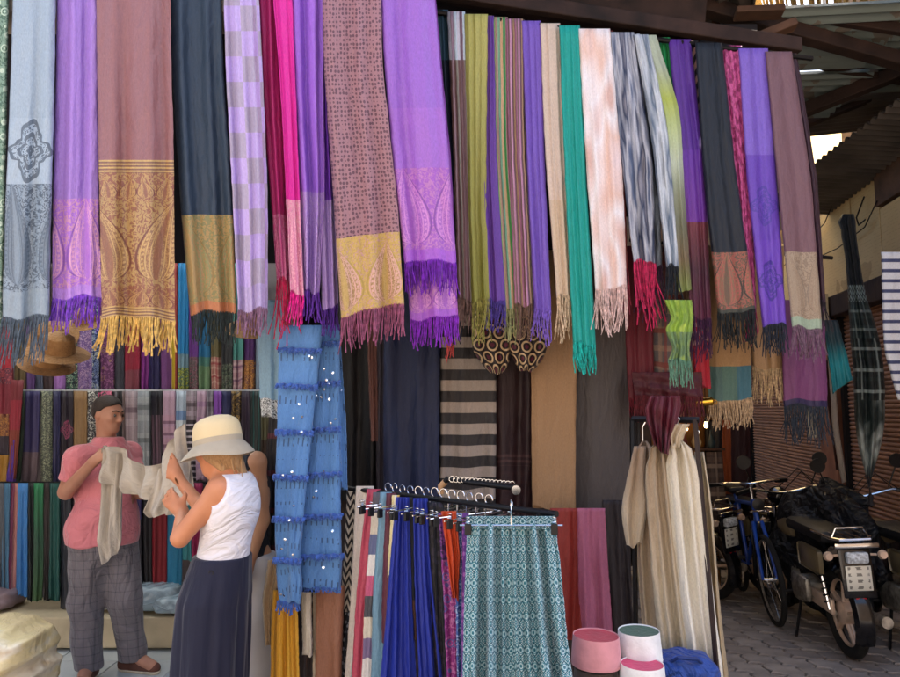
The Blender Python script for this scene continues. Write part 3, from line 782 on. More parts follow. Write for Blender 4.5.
# ------------------------------------------------------------ second, lower row behind on the right
GB = 'scarves hanging lower behind the right row'
rail3 = MB().tube([W(630, 240, 3.95), W(832, 258, 4.2)], .012, 8).build('hanging_rail', iron); tag(rail3, 'steel rail behind the right row that carries the lower scarves', 'rail')
def low(label, x0, x1, x2, x3, y1, segs, fr=None, Y=4.1, y0=246, **k):
    k.setdefault('folds', 2.0)
    return scarf(label, [(y0, x0, x1), (y1, x2, x3)], Y, segs, fr, group=GB, **k)
low('dark crimson scarf hanging beside the charcoal cloth', 622, 652, 628, 655, 400, [(402, '#6a1626')], ('#6a1424', 18), 3.8)
low('grey and rust plaid scarf with beige fringe', 650, 680, 654, 683, 392, [(392, plaid('#6a6264', '#a98a72', '#8a3a34', .09))], ('#a8866a', 28), 3.85)
low('tan scarf with sand fringe behind the bunched green one', 675, 694, 674, 697, 385, [(385, '#93745c')], ('#8f7057', 24), 3.9)
low('bright red strip with a woven pink check at its top', 690, 704, 695, 711, 388, [(345, check('#b8283e', '#d9b0a2', 2, 22)), (390, '#b82238')], None, 3.82)
low('scarf in sand and grey teal blocks with cream fringe', 704, 748, 709, 752, 400, [(366, '#b08a5e'), (402, vstripes(['#4f706e', '#55786f', '#3f6f80'], 1))], ('#bfa482', 25), 3.95)
low('light tan scarf with long cream fringe', 748, 784, 752, 784, 368, [(370, '#b8946a')], ('#c6ab84', 32), 4.1)
low('plum scarf with navy hem and dark fringe', 780, 824, 783, 827, 406, [(400, '#7c4474'), (408, '#2f2750')], ('#27303c', 34), 4.05, y0=300)
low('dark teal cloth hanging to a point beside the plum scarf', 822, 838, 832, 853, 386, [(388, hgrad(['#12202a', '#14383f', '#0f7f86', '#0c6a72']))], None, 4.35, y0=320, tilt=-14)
scarf('white and navy striped towel at the right edge of the picture', [(252, 881, 925), (350, 884, 925), (400, 897, 925)], 4.2,
      [(402, hstripes(['#d4d6d8', '#d4d6d8', '#3f4668'], .062))], None, group=None, folds=1, amp=.01, name='striped_towel', cat='towel')
# green bunch of tassels
scarf('lime green cloth knotted into a bunch above a grey green tassel', [(300, 664, 692), (318, 672, 694), (330, 665, 693), (348, 673, 689), (360, 668, 690)], 3.34,
      [(332, blend(['#a2c83a', '#7a9c3c', '#c8e05a'], 20)), (362, blend(['#86a44a', '#5f7c58', '#b8d060'], 20))], ('#5f8a72', 26), name='knotted_scarf', folds=5, amp=.02, thick=.09)
# dark cloth printed with cream rings
for lab, rows, sd_ in (('dark cloth printed with cream rings, hanging as a sagging bundle under the olive scarf', [(308, 474, 512), (330, 471, 512), (350, 473, 511), (364, 482, 509), (373, 490, 503)], 1),
                  ('smaller dark ring printed bundle hanging under the violet scarf', [(310, 506, 541), (330, 505, 549), (348, 508, 548), (362, 515, 541), (371, 520, 532)], 2)):
    scarf(lab, rows, 3.5, [(375, rings('#1b0d10', '#d0b48c', '#5a1830', .072))], None, name='printed_bundle', cat='cloth', folds=2.4, amp=.03, thick=.16, group='ring printed bundles')
# checked scarf (dark with white) gathered at the top
scarf('long black and white checked headscarf gathered into a knot at the top', [(214, 842, 854), (222, 838, 856), (236, 841, 856), (250, 845, 858), (300, 848, 866), (330, 849, 878), (370, 853, 884), (420, 854, 885), (445, 858, 882), (476, 866, 872)], 4.75,
      [(285, '#141a1e'), (302, zigzag('#1a2224', '#8b9a94', .03)), (338, plaid('#1d2a2a', '#34423f', '#7f8c86', .06)), (400, plaid('#141e1e', '#2b3835', '#9aa6a0', .07)), (478, blend(['#10181a', '#141e1e', '#1d2b29', '#97a19c', '#141d1d', '#0f1617'], 4.5))],
      ('#1c1c1e', 12), name='checked_headscarf', folds=3, amp=.03, thick=.08, frn=6)
b_ = MB(); p = W(868, 478, 4.78); b_.tube([p, p + Vector((.01, 0, -.12))], .004, 5); b_.lathe([(.004, .02), (.018, 0), (.014, -.03), (.02, -.06), (.004, -.075)], p + Vector((.01, 0, -.12)), 8)
tag(b_.build('tassel', solid('black_yarn', '#151318', .8), smooth=True), 'small black tassel hanging below the checked headscarf', 'tassel')

# ------------------------------------------------------------ cloths hung on the pillar wall
GW = 'plain lengths of cloth hanging on the pillar wall'
rail4 = MB().tube([W(335, 250, 3.86), W(640, 250, 3.86)], .012, 8).build('hanging_rail', iron); tag(rail4, 'steel rail on the pillar wall behind the fringes', 'rail')
def wallc(label, x0, x1, y1, segs, Y=3.8, y0=250, x2=None, x3=None, fr=None, **k):
    k.setdefault('folds', 1.8); k.setdefault('amp', .024)
    return scarf(label, [(y0, x0, x1), (y1, x2 if x2 is not None else x0, x3 if x3 is not None else x1)], Y, segs, fr, group=GW, name='wall_cloth', cat='cloth', **k)
wallc('black cloth right of the blue sequinned shawl', 336, 376, 500, [(502, '#0d0c0f')], 3.86)
wallc('rosy brown strip of cloth beside the black one', 366, 380, 440, [(442, '#7a5148')], 3.84, x2=370, x3=380)
wallc('narrow grey mauve strip along the navy cloth', 377, 387, 520, [(522, '#3f3a44')], 3.82)
wallc('deep navy cloth, the widest of the wall', 384, 440, 510, [(512, '#212c50')], 3.78, folds=2)
wallc('beige cloth with broad charcoal stripes', 440, 496, 512, [(514, hstripes(['#a3968c', '#2c282a'], .1195))], 3.80)
wallc('dark maroon brown cloth with faint woven lines', 496, 534, 520, [(452, '#2c1518'), (466, hstripes(['#2c1518', '#4a3030'], .03)), (522, hstripes(['#2c1518', '#2c1518', '#33191b'], .05))], 3.82)
wallc('smooth tan cloth lit from the left', 530, 578, 508, [(510, '#a5805a')], 3.74, folds=1, amp=.02, x2=533, x3=576)
wallc('wide charcoal grey cloth', 575, 630, 520, [(522, '#4b4442')], 3.80, folds=1)
wallc('brick red cloth standing behind the teal trousers', 550, 582, 640, [(642, '#99332a')], 3.60, y0=508, x2=552, x3=586)
wallc('dusty rose cloth beside the brick red one', 577, 605, 640, [(642, '#b0607a')], 3.58, y0=508, x2=580, x3=613)
wallc('dark brown cloth right of the dusty rose one', 602, 624, 660, [(662, '#241a1c')], 3.62, y0=500, x2=606, x3=636)
wallc('black strip of cloth at the right end of the pillar wall', 626, 640, 520, [(522, '#141216')], 3.84)

# ------------------------------------------------------------ shop interior: three rows of scarves
def inner(label, x0, x1, y0, y1, pats, Y, group, fr=None, slant=0, **k):
    k.setdefault('folds', max(1.5, (x1 - x0) / 6)); k.setdefault('amp', .016)
    return scarf(label, [(y0, x0, x1), (y1, x0 + slant, x1 + slant)], Y, pats, fr, group=group, name='shop_scarf', nu=12, nv=16, thick=.04, **k)
G1 = 'upper row of scarves at the back of the shop'
BY = 5.42
F_ = floral
for lab, x0, x1, pats in [
    ('dark red scarf at the far left of the upper back row', -2, 13, [(395, '#7a2634')]),
    ('olive tan scarf in the upper back row', 14, 26, [(395, '#7d6a48')]),
    ('muted purple scarf in the upper back row under the straw hats', 26, 35, [(395, '#6b4a86')]),
    ('slate scarf below the straw hats', 35, 43, [(395, '#555b70')]),
    ('blackish brown scarf below the lowest straw hat', 43, 54, [(395, '#3a2a2e')]),
    ('light lilac scarf right of the lowest straw hat', 53, 65, [(395, '#a070b8')]),
    ('black scarf with green leafy pattern', 65, 77, [(395, F_('#1c2630', '#4f7a62', '#8ea08a', 26))]),
    ('mauve scarf with beige scrollwork', 77, 92, [(395, F_('#6a4f86', '#a58aa8', '#7d6a9c', 22))]),
    ('navy scarf with pale blue motifs', 92, 100, [(395, F_('#243460', '#8a9ac0', '#a8b0a8', 24))]),
    ('plum scarf with a brown paisley', 100, 115, [(395, F_('#5a2c56', '#8a5a80', '#8a6a5c', 16))]),
    ('charcoal scarf above the man, left of the crimson one', 115, 126, [(395, '#363742')]),
    ('crimson pleated scarf above the man', 125, 141, [(370, '#8a1a34'), (395, '#7a3a48')]),
    ('magenta purple narrow scarf', 141, 149, [(395, '#7c2c80')]),
    ('midnight blue scarf in the upper back row', 148, 160, [(395, '#24204e')]),
    ('dusty violet scarf in the upper back row', 160, 172, [(395, '#6f3f78')]),
    ('yellow scarf edged with brick red', 171, 178, [(395, vstripes(['#b8a028', '#8a3030'], 1))]),
    ('azure scarf with a lime paisley end', 178, 189, [(354, '#1878b0'), (368, '#6a8a98'), (395, F_('#4a5a40', '#a0a83a', '#5a7a6a', 30))]),
    ('purple scarf with a brown patterned end', 189, 199, [(357, '#5f2a80'), (395, F_('#5a3c44', '#85606a', '#3f5a50', 30))]),
    ('teal blue scarf with a mint green end', 199, 211, [(357, '#1e6a96'), (366, '#4a7a70'), (395, '#6a8a66')]),
    ('olive brown scarf with a pink plaid end', 211, 221, [(357, '#5a5230'), (395, plaid('#9a6a60', '#c0a090', '#8a2a34', .05))]),
    ('near black scarf with grey green flowers at its end', 221, 233, [(364, '#23262a'), (395, F_('#2c3430', '#5f7058', '#6a6a60', 26))]),
    ('aqua scarf with a pink tartan end', 233, 244, [(360, '#4f8f88'), (395, plaid('#a8808a', '#c8b0b0', '#6a4a6a', .05))]),
    ('aubergine scarf with an orange flowered end', 244, 256, [(360, '#4a2260'), (395, F_('#8a5a30', '#c08a4a', '#5a3a4a', 26))]),
    ('light grey blue scarf at the right of the upper back row', 256, 263, [(395, '#8a9ab0')]),
]:
    inner(lab, x0, x1, 262, 390, [(p_, f) for p_, f in pats], BY, G1)
rl = MB().tube([W(14, 391, 5.36), W(285, 391, 5.36)], .011, 8).build('hanging_rail', solid('white_rail', '#9a9a9c', .5)); tag(rl, 'thin white rail across the back of the shop at hat height', 'rail')
G2 = 'middle row of scarves at the back of the shop'
for lab, x0, x1, y1, pats, sl_ in [
    ('green edge of a scarf slanting left of the navy one', 20, 28, 482, [(490, '#3a4a3c')], -6),
    ('navy violet scarf ending in a mauve band, left of the man', 24, 41, 484, [(452, '#35305c'), (490, '#5f5058')], -3),
    ('grey green scarf with a mottled leaf pattern', 41, 53, 484, [(490, F_('#4a5048', '#8a9078', '#6a7060', 24))], 0),
    ('dark blue plain scarf beside the mottled green one', 53, 61, 520, [(530, '#26264e')], 0),
    ('black scarf with a column of pink rings', 60, 74, 520, [(530, medallion('#1f1724', '#9a4a6a', .3, 1.0))], 0),
    ('ochre scarf left of the man\'s head', 73, 88, 520, [(530, '#8a6c48')], 0),
    ('black scarf with white flowers behind the man\'s head', 87, 98, 520, [(530, F_('#17151c', '#b8b8b0', '#4a4a52', 24))], 0),
    ('pink and black print above the man\'s head', 98, 112, 520, [(402, F_('#b0486c', '#1f161c', '#d07a8a', 20)), (530, '#2a2430')], 0),
    ('black strip with a white edge right of the man\'s head', 114, 125, 520, [(530, vstripes(['#4a4248', '#121014', '#121014', '#8a7a78'], 1))], 0),
    ('mauve grey plaid scarf right of the man\'s face', 125, 138, 520, [(530, plaid('#8d7d84', '#a89aa0', '#5f4c58', .14))], 0),
    ('silver grey tartan scarf', 137, 151, 520, [(530, plaid('#7f868c', '#a0a6a8', '#5a6064', .12))], 0),
    ('black scarf fading to mauve stripes', 151, 163, 500, [(415, '#191722'), (510, vstripes(['#5a4450', '#2a1f28', '#6a5260'], 2))], 2),
    ('rose pink scarf with fine dark cross stripes', 162, 176, 500, [(415, '#b294a8'), (510, hstripes(['#b08c9e', '#b08c9e', '#7a5a70', '#a888a0'], .09))], 0),
    ('icy blue and white scarf', 176, 187, 500, [(510, hstripes(['#a8b8c8', '#a8b8c8', '#6a88b0', '#c0ccd4'], .3))], 0),
    ('dark scarf with narrow white cross stripes left of the hat', 186, 198, 500, [(420, plaid('#7a7078', '#a89aa8', '#4a4048', .1)), (510, hstripes(['#2a242e', '#2a242e', '#b0a8b0'], .045))], 0),
    ('soft pink scarf above the hat brim', 196, 207, 480, [(510, hstripes(['#b095aa', '#b095aa', '#a080a0'], .12))], 0),
    ('greyish lilac scarf above the straw hat', 206, 214, 480, [(510, hstripes(['#7a7480', '#8f8a94', '#5f5a66'], .12))], 0),
    ('bright violet narrow scarf above the hat crown', 213, 222, 480, [(510, '#8048a8')], 0),
    ('ink blue scarf above the hat crown', 221, 232, 480, [(510, '#2b2f58')], 0),
    ('dark scarf with bronze flowers above the hat', 231, 242, 480, [(510, F_('#3a2c22', '#8a7040', '#5a4a30', 14))], 0),
    ('dark aubergine scarf right of the hat', 241, 251, 520, [(530, '#2d1f33')], 0),
    ('black scarf with teal pinstripes', 246, 262, 500, [(510, vstripes(['#141c20', '#3a6a6a', '#141c20', '#1f3434'], 3))], 0),
    ('olive and brown scarf left of the magenta one', 261, 272, 530, [(440, '#5a5a40'), (535, '#3a2a20')], 0),
    ('magenta cloth peeping out left of the blue sequinned shawl', 270, 283, 452, [(455, '#b01e68')], 0),
]:
    inner(lab, x0, x1, 391, y1, pats, 5.30, G2, slant=sl_, bump=.2)
rl = MB().tube([W(-5, 483, 4.98), W(215, 483, 4.98)], .011, 8).build('hanging_rail', iron); tag(rl, 'low rail across the shop behind the man carrying the plain scarves', 'rail')
G3 = 'lower row of plain scarves in the shop'
for lab, x0, x1, y1, pats, sl_ in [
    ('grey green scarf at the left edge of the low rail', -6, 5, 590, [(600, '#5a5e66')], 0),
    ('dusty light blue scarf on the low rail', 4, 12, 590, [(600, '#4f7a9a')], -3),
    ('plum scarf with salmon edge on the low rail', 10, 20, 590, [(600, vstripes(['#6a2c48', '#b07a76'], 1))], -5),
    ('sky blue scarf, brightest on the low rail', 17, 29, 596, [(600, '#3f7fc0')], -2),
    ('black green strip between the blue and green scarves', 28, 34, 600, [(610, '#22282a')], 0),
    ('green scarf on the low rail', 33, 44, 600, [(610, hgrad(['#2c7a50', '#2f5040', '#3a5a38']))], -1),
    ('brown black scarf on the low rail', 43, 50, 600, [(610, '#332c2c')], 0),
    ('dark teal green scarf on the low rail beside the man', 49, 61, 600, [(610, '#245550')], 0),
    ('dark slate scarf right behind the man\'s elbow', 60, 72, 610, [(615, '#262a34')], 0),
    ('dark plum scarf hidden behind the man', 72, 100, 610, [(615, '#2a2028')], 0),
    ('indigo scarf right of the man under the held cloth', 128, 143, 600, [(520, '#2c2458'), (610, '#1c1a26')], 0),
    ('black scarf beside the dark red one', 140, 154, 607, [(610, '#1d1a20')], 0),
    ('dark red scarf between the man and the woman', 151, 168, 604, [(610, '#8c1a28')], -1),
    ('turquoise blue scarf beside the dark red one', 165, 182, 600, [(610, '#2a86b0')], 0),
    ('teal strip beside the woman\'s bracelet', 181, 192, 560, [(565, '#4a9aa0')], 0),
    ('raspberry strip behind the woman\'s wrist', 191, 203, 560, [(565, '#a02c5c')], 0),
]:
    inner(lab, x0, x1, 483, y1, pats, 4.95, G3, slant=sl_, bump=.2)
# embroidered pieces at the far left
G4 = 'embroidered cloths on the left side of the shop'
for lab, x0, x1, x2, x3, y0, y1, pats in [
    ('scarlet embroidered cloth high on the left side of the shop', -6, 13, -8, 12, 330, 415, [(368, '#a02434'), (384, F_('#6a2436', '#9a4a50', '#3a2a3a', 20)), (420, '#7a2434')]),
    ('orange and brown cloth below the scarlet one at the left edge', -6, 10, -8, 9, 414, 455, [(436, F_('#7a4a30', '#a8743a', '#5a2a20', 24)), (460, '#2f2430')]),
    ('mustard cloth at the left edge above the low rail', -6, 9, -8, 7, 455, 486, [(490, '#a0742c')]),
    ('dull red cloth leaning beside the navy violet scarf', 10, 24, 9, 16, 380, 478, [(400, '#7a3038'), (430, '#9a3040'), (480, '#8a4034')]),
    ('violet triangle of cloth above the low rail', 12, 16, 5, 17, 440, 486, [(490, '#5a3a9a')])]:
    scarf(lab, [(y0, x0, x1), (y1, x2, x3)], 5.16, pats, None, group=G4, name='embroidered_cloth', cat='cloth', nu=12, nv=14)
# straw hats hanging under the fringes
straw = Mat('plaited_straw', .8, .1, coords='OBJ')
straw.col(straw.mix(straw.noise(30, 4), '#a87f52', '#7a5634')); straw.bump(straw.noise(70, 3), 1.0, .012)
def straw_hat(px, py, Y, rx, ry_, rz, label, s=1.0):
    c = W(px, py, Y); root = empty('straw_hat', c, label, 'hat', 'straw hats hanging in the shop')
    M = Matrix.Rotation(rz, 4, 'Z') @ Matrix.Rotation(ry_, 4, 'Y') @ Matrix.Rotation(rx, 4, 'X') @ Matrix.Scale(s, 4)
    MB().lathe([(.088, .0), (.13, -.006), (.165, -.012), (.168, -.008), (.13, 0), (.09, .006)], (0, 0, 0), 26, M, cap=False).build('brim', straw.mat, root, True)
    MB().lathe([(.09, 0), (.086, .05), (.078, .09), (.05, .108), (.002, .112)], (0, 0, 0), 26, M, cap=False).build('crown', straw.mat, root, True)
straw_hat(58, 352, 4.3, .35, .25, 0, 'broad straw hat with its brim to the right, middle one of the hanging cluster', 1.1)
straw_hat(47, 364, 4.35, .45, .1, .5, 'lowest straw hat of the cluster at the left')
straw_hat(52, 338, 4.4, .9, -.2, .3, 'straw hat tipped up at the top of the cluster', .95)
straw_hat(86, 322, 4.3, .5, 0, 0, 'small straw hat just under the violet fringe', .8)
straw_hat(252, 327, 4.2, .5, .1, 0, 'straw hat hanging under the chequered lilac shawl', .95)
MB().tube([W(50, 250, 4.36), W(52, 350, 4.36)], .003, 5).build('hat_string', iron)
tag(bpy.data.objects['hat_string'], 'thin string the straw hats hang on', 'string')
# ------------------------------------------------------------ people: one continuous surface each, grown from a distance field
def snet(Fn, lo, hi, h):
    lo = np.array(lo, float); hi = np.array(hi, float)
    n = np.ceil((hi - lo) / h).astype(int) + 1
    ax = [lo[i] + h * np.arange(n[i]) for i in range(3)]
    X, Y, Z = np.meshgrid(*ax, indexing='ij'); X = X.astype(np.float32); Y = Y.astype(np.float32); Z = Z.astype(np.float32)
    D = Fn(X, Y, Z); s = D < 0
    c = [s[i:n[0] - 1 + i, j:n[1] - 1 + j, k:n[2] - 1 + k] for i in (0, 1) for j in (0, 1) for k in (0, 1)]
    tot = sum(a.astype(np.int8) for a in c); act = (tot > 0) & (tot < 8)
    idx = -np.ones(act.shape, int); A = np.argwhere(act); idx[act] = np.arange(len(A))
    P = np.zeros((len(A), 3)); W_ = np.zeros(len(A))
    cs = [(i, j, k) for i in (0, 1) for j in (0, 1) for k in (0, 1)]
    for a in range(8):
        for b in range(a + 1, 8):
            ca, cb = np.array(cs[a]), np.array(cs[b])
            if abs(ca - cb).sum() != 1: continue
            ia, ib = A + ca, A + cb
            da, db = D[ia[:, 0], ia[:, 1], ia[:, 2]], D[ib[:, 0], ib[:, 1], ib[:, 2]]
            m = (da < 0) != (db < 0); t = np.where(m, da / np.where(m, da - db, 1), 0)
            P += np.where(m[:, None], ia + t[:, None] * (cb - ca), 0); W_ += m
    P = lo + P / W_[:, None] * h
    F_ = []
    for d in range(3):
        o = [(1, 2), (2, 0), (0, 1)][d]
        sl = [slice(1, -1)] * 3; sl[d] = slice(0, -1)
        a = s[tuple(sl)]; sl2 = list(sl); sl2[d] = slice(1, None); b = s[tuple(sl2)]
        E_ = np.argwhere(a != b); off = np.ones(3, int); off[d] = 0; E_ = E_ + off
        fl = s[E_[:, 0], E_[:, 1], E_[:, 2]]
        def q(u, v):
            e = E_.copy(); e[:, o[0]] -= u; e[:, o[1]] -= v; return idx[e[:, 0], e[:, 1], e[:, 2]]
        Q = np.stack([q(1, 1), q(0, 1), q(0, 0), q(1, 0)], 1); Q[~fl] = Q[~fl][:, ::-1]
        F_.append(Q)
    F_ = np.concatenate(F_); F_ = F_[(F_ >= 0).all(1)]
    return P, F_
def cap(p, q, r1, r2, sx=1, sy=1):
    """tapered limb"""
    p = np.array(p, np.float32); q = np.array(q, np.float32); d = q - p; L2 = float((d * d).sum()) + 1e-9
    def f(X, Y, Z):
        t = np.clip(((X - p[0]) * d[0] + (Y - p[1]) * d[1] + (Z - p[2]) * d[2]) / L2, 0, 1)
        return np.sqrt((X - p[0] - t * d[0]) ** 2 + (Y - p[1] - t * d[1]) ** 2 + (Z - p[2] - t * d[2]) ** 2) - (r1 + (r2 - r1) * t)
    return f
def ell(c, r, M=None):
    c = np.array(c, np.float32); r = np.array(r, np.float32)
    Mi = np.array(M.inverted().to_3x3()) if M is not None else np.eye(3)
    def f(X, Y, Z):
        x, y, z = X - c[0], Y - c[1], Z - c[2]
        a = (Mi[0, 0] * x + Mi[0, 1] * y + Mi[0, 2] * z) / r[0]; b = (Mi[1, 0] * x + Mi[1, 1] * y + Mi[1, 2] * z) / r[1]; e = (Mi[2, 0] * x + Mi[2, 1] * y + Mi[2, 2] * z) / r[2]
        k = np.sqrt(a * a + b * b + e * e); k2 = np.sqrt((a / r[0]) ** 2 + (b / r[1]) ** 2 + (e / r[2]) ** 2)
        return k * (k - 1) / np.maximum(k2, 1e-6)
    return f
def smin(a, b, k):
    h = np.clip(.5 + .5 * (b - a) / k, 0, 1); return b + (a - b) * h - k * h * (1 - h)
def union(parts):
    """parts: (field, blend)"""
    def f(X, Y, Z):
        d = None
        for g, k in parts:
            e = g(X, Y, Z); d = e if d is None else (smin(d, e, k) if k > 0 else (np.maximum(d, -e) if k < 0 else np.minimum(d, e)))
        return d
    return f
def off(g, t, wr=0, freq=(9, 11, 14), cut=None, seed=0):
    """clothing: body field pushed out, wrinkled, and cut by planes (lists of functions that are > 0 outside)"""
    def f(X, Y, Z):
        d = g(X, Y, Z) - t
        if wr:
            d = d - wr * (np.sin(freq[0] * X * 2 + 5 * Z + seed) * np.sin(freq[2] * Z * 1.7 + 3 * X + seed * 2) + .6 * np.sin(freq[1] * Y * 3 + 13 * Z + 7 * X) + .4 * np.sin(31 * Z + 17 * X - 9 * Y))
        for c in (cut or []): d = np.maximum(d, c(X, Y, Z))
        return d
    return f
def field_obj(name, Fn, lo, hi, h, mat, parent, extra=None):
    P, Fc = snet(Fn, lo, hi, h)
    me = bpy.data.meshes.new(name); me.from_pydata(P.tolist(), [], Fc.tolist()); me.update()
    o = link(name, me, mat, parent, True, world=True)
    sm_ = o.modifiers.new('soften', 'SMOOTH'); sm_.factor = .5; sm_.iterations = 3
    return o
def skinmat(name, c, c2):
    m = Mat(name, .5, .05, coords='OBJ', spec=.35); m.p.inputs['Subsurface Weight'].default_value = .08
    m.p.inputs['Subsurface Radius'].default_value = (.02, .008, .004)
    m.col(m.mix(m.noise(16, 3), c, c2)); m.bump(m.noise(120, 2), .08, .003); return m.mat
V3 = lambda p: Vector(p)
def head_field(c, fw, up, s=1.0, nose=1.0):
    """c centre of the skull, fw where the face looks; returns parts and the frame"""
    fw = Vector(fw).normalized(); up = Vector(up); up = (up - fw * up.dot(fw)).normalized(); rt = fw.cross(up)
    M = Matrix((( rt.x, fw.x, up.x), (rt.y, fw.y, up.y), (rt.z, fw.z, up.z))).to_4x4()
    L = lambda x, y, z: Vector(c) + (rt * x + fw * y + up * z) * s
    e = lambda x, y, z, a, b, d: ell(L(x, y, z), (a * s, b * s, d * s), M)
    P = [(e(0, -.012, .032, .074, .094, .088), 0), (e(0, .022, -.03, .062, .07, .085), .03), (e(0, .052, -.083, .034, .034, .03), .03),
         (e(0, .075, .028, .052, .02, .012), .02),                        # brow
         (cap(L(0, .088, .018), L(0, .112, -.022), .008 * s, .014 * s), .012), (e(.012, .1, -.028, .008, .01, .007), .006), (e(-.012, .1, -.028, .008, .01, .007), .006),
         (e(.034, .072, -.012, .022, .02, .02), .02), (e(-.034, .072, -.012, .022, .02, .02), .02),   # cheeks
         (e(.031, .096, .006, .016, .014, .011), -1), (e(-.031, .096, .006, .016, .014, .011), -1),   # sockets
         (e(.031, .077, .006, .012, .012, .011), .004), (e(-.031, .077, .006, .012, .012, .011), .004),
         (e(0, .088, -.052, .024, .012, .006), .006), (e(0, .086, -.063, .02, .012, .007), .006), (e(0, .103, -.0575, .026, .01, .0022), -1),
         (e(.075, -.005, 0, .008, .019, .031), .006), (e(-.075, -.005, 0, .008, .019, .031), .006)]
    return P, L, M
def hand_field(wr, dirv, palm, side, curl=.9, s=1.0, spread=.012):
    """wrist point, pointing direction, palm normal, side = thumb side sign; five unequal bent fingers"""
    d = Vector(dirv).normalized(); n = Vector(palm); n = (n - d * n.dot(d)).normalized(); sd = d.cross(n) * side
    P = []; w = Vector(wr)
    P.append((cap(w, w + d * .03 * s, .026 * s, .03 * s), .02))
    for i, o in enumerate((-.027, -.009, .009, .027)):
        P.append((cap(w + d * .03 * s + sd * o * .7 * s, w + d * .082 * s + sd * o * s, .0145 * s, .0125 * s), .012))
    for i, (o, L) in enumerate(((.03, .07), (.010, .08), (-.010, .074), (-.029, .058))):
        p0 = w + d * .085 * s + sd * o * s; a = curl * .45
        v1 = d * math.cos(a) + n * math.sin(a) + sd * o * 3 * spread / .012 * .1; p1 = p0 + v1 * L * .45 * s
        a = curl * 1.1; v2 = d * math.cos(a) + n * math.sin(a); p2 = p1 + v2 * L * .32 * s
        a = curl * 1.6; v3 = d * math.cos(a) + n * math.sin(a); p3 = p2 + v3 * L * .25 * s
        P += [(cap(p0, p1, .0098 * s, .0088 * s), .005), (cap(p1, p2, .0088 * s, .0082 * s), .003), (cap(p2, p3, .0082 * s, .0068 * s), .003)]
    t0 = w + d * .025 * s + sd * .028 * s; t1 = t0 + (d * .6 + sd * .75 + n * .25).normalized() * .04 * s; t2 = t1 + (d * .85 + n * .5).normalized() * .032 * s
    P += [(cap(t0, t1, .014 * s, .011 * s), .01), (cap(t1, t2, .0105 * s, .008 * s), .004)]
    return P

# ---- the man with the pink polo shirt
MY = 4.3
mfw = Vector((.86, -.5, 0)).normalized(); mrt = Vector((-.5, -.86, 0)).normalized()   # facing; his right side
man = empty('person', (W(105, 668, MY).x, MY, 0), 'man in a pink polo shirt and grey checked trousers holding out a pale cloth', 'person')
skin_m = skinmat('tanned_skin', '#b58670', '#9c6c56')
mc = W(103, 540, MY); mcx = mc.x
hip = Vector((mcx + .0, MY, .86)); chest = Vector((mcx - .02, MY, 1.22)); neck = Vector((mcx + .0, MY, 1.40))
shR = chest + mrt * .165 + Vector((-.0, 0, .092)); shL = chest - mrt * .165 + Vector((0, 0, .092))
headc = W(108, 415, MY - .02)
PH, ML, MM = head_field(headc, (.93, -.36, -.1), (0, 0, 1), .98)
elR = W(66, 492, MY - .15); wrR = W(93, 462, MY - .33)
elL = W(142, 492, MY + .02); wrL = W(152, 472, MY - .22)
knR = Vector((W(88, 605, MY - .02).x, MY - .05, .46)); anR = Vector((W(90, 655, MY - .02).x, MY - .03, .1))
knL = Vector((W(124, 605, MY).x, MY + .02, .46)); anL = Vector((W(124, 648, MY).x, MY + .12, .1))
hpR = hip + mrt * .09; hpL = hip - mrt * .09
torso_m = [(ell(chest + Vector((0, 0, -.02)), (.165, .125, .21)), 0), (ell(hip + Vector((0, 0, .12)) + mfw * .03, (.155, .14, .19)), .08), (ell(hip - Vector((0, 0, .0)), (.165, .14, .14)), .06),
           (cap(shR, shL, .054, .054), .05), (cap(neck - Vector((0, 0, .035)), shR, .05, .045), .04), (cap(neck - Vector((0, 0, .035)), shL, .05, .045), .04)]
legs_m = [(cap(hpR, knR, .098, .066), .05), (cap(knR, anR, .064, .042), .03), (cap(hpL, knL, .098, .066), .05), (cap(knL, anL, .064, .042), .03)]
arms_m = [(cap(shR, elR, .058, .044), .04), (cap(elR, wrR, .043, .028), .015), (cap(shL, elL, .058, .044), .04), (cap(elL, wrL, .043, .028), .015)]
feet_m = [(cap(anR, anR + Vector((.02, -.10, -.05)), .04, .035), .02), (cap(anL, anL + Vector((.14, -.04, -.05)), .04, .035), .02)]
body_m = PH[:] + [(cap(neck - Vector((0, 0, .02)), ML(0, -.02, -.05), .055, .05), .03)]
body_f = union([(union(PH), 0), (union([(cap(neck - Vector((0, 0, .04)), ML(0, -.015, -.06), .06, .052), 0)]), .02)] + [(g, k or .05) for g, k in torso_m] + arms_m + legs_m + feet_m
               + hand_field(wrR, (.75, -.15, .55), (.3, .8, -.5), 1, 1.15, 1.0) + hand_field(wrL, (.7, -.5, .3), (0, .3, -1), -1, .9, 1.0))
field_obj('body', body_f, (mcx - .42, MY - .62, .0), (mcx + .5, MY + .32, 1.72), .0085, skin_m, man)
pk = Mat('pink_pique', .85, .3, coords='OBJ'); pk.col(pk.mix(pk.noise(5, 4), '#d2828a', '#c0707a')); pk.bump(pk.noise(5, 4, pk.vec(pk.u * 1.5 + pk.z * .8, pk.v * 1.5, pk.z * 1.6 - pk.u), dist=1.2), 1.0, .035)
def sleeve(sh, el, r1, r2, t):   # half an upper arm
    e = sh + (el - sh) * t; return cap(sh, e, r1, r2)
hem_z = .80
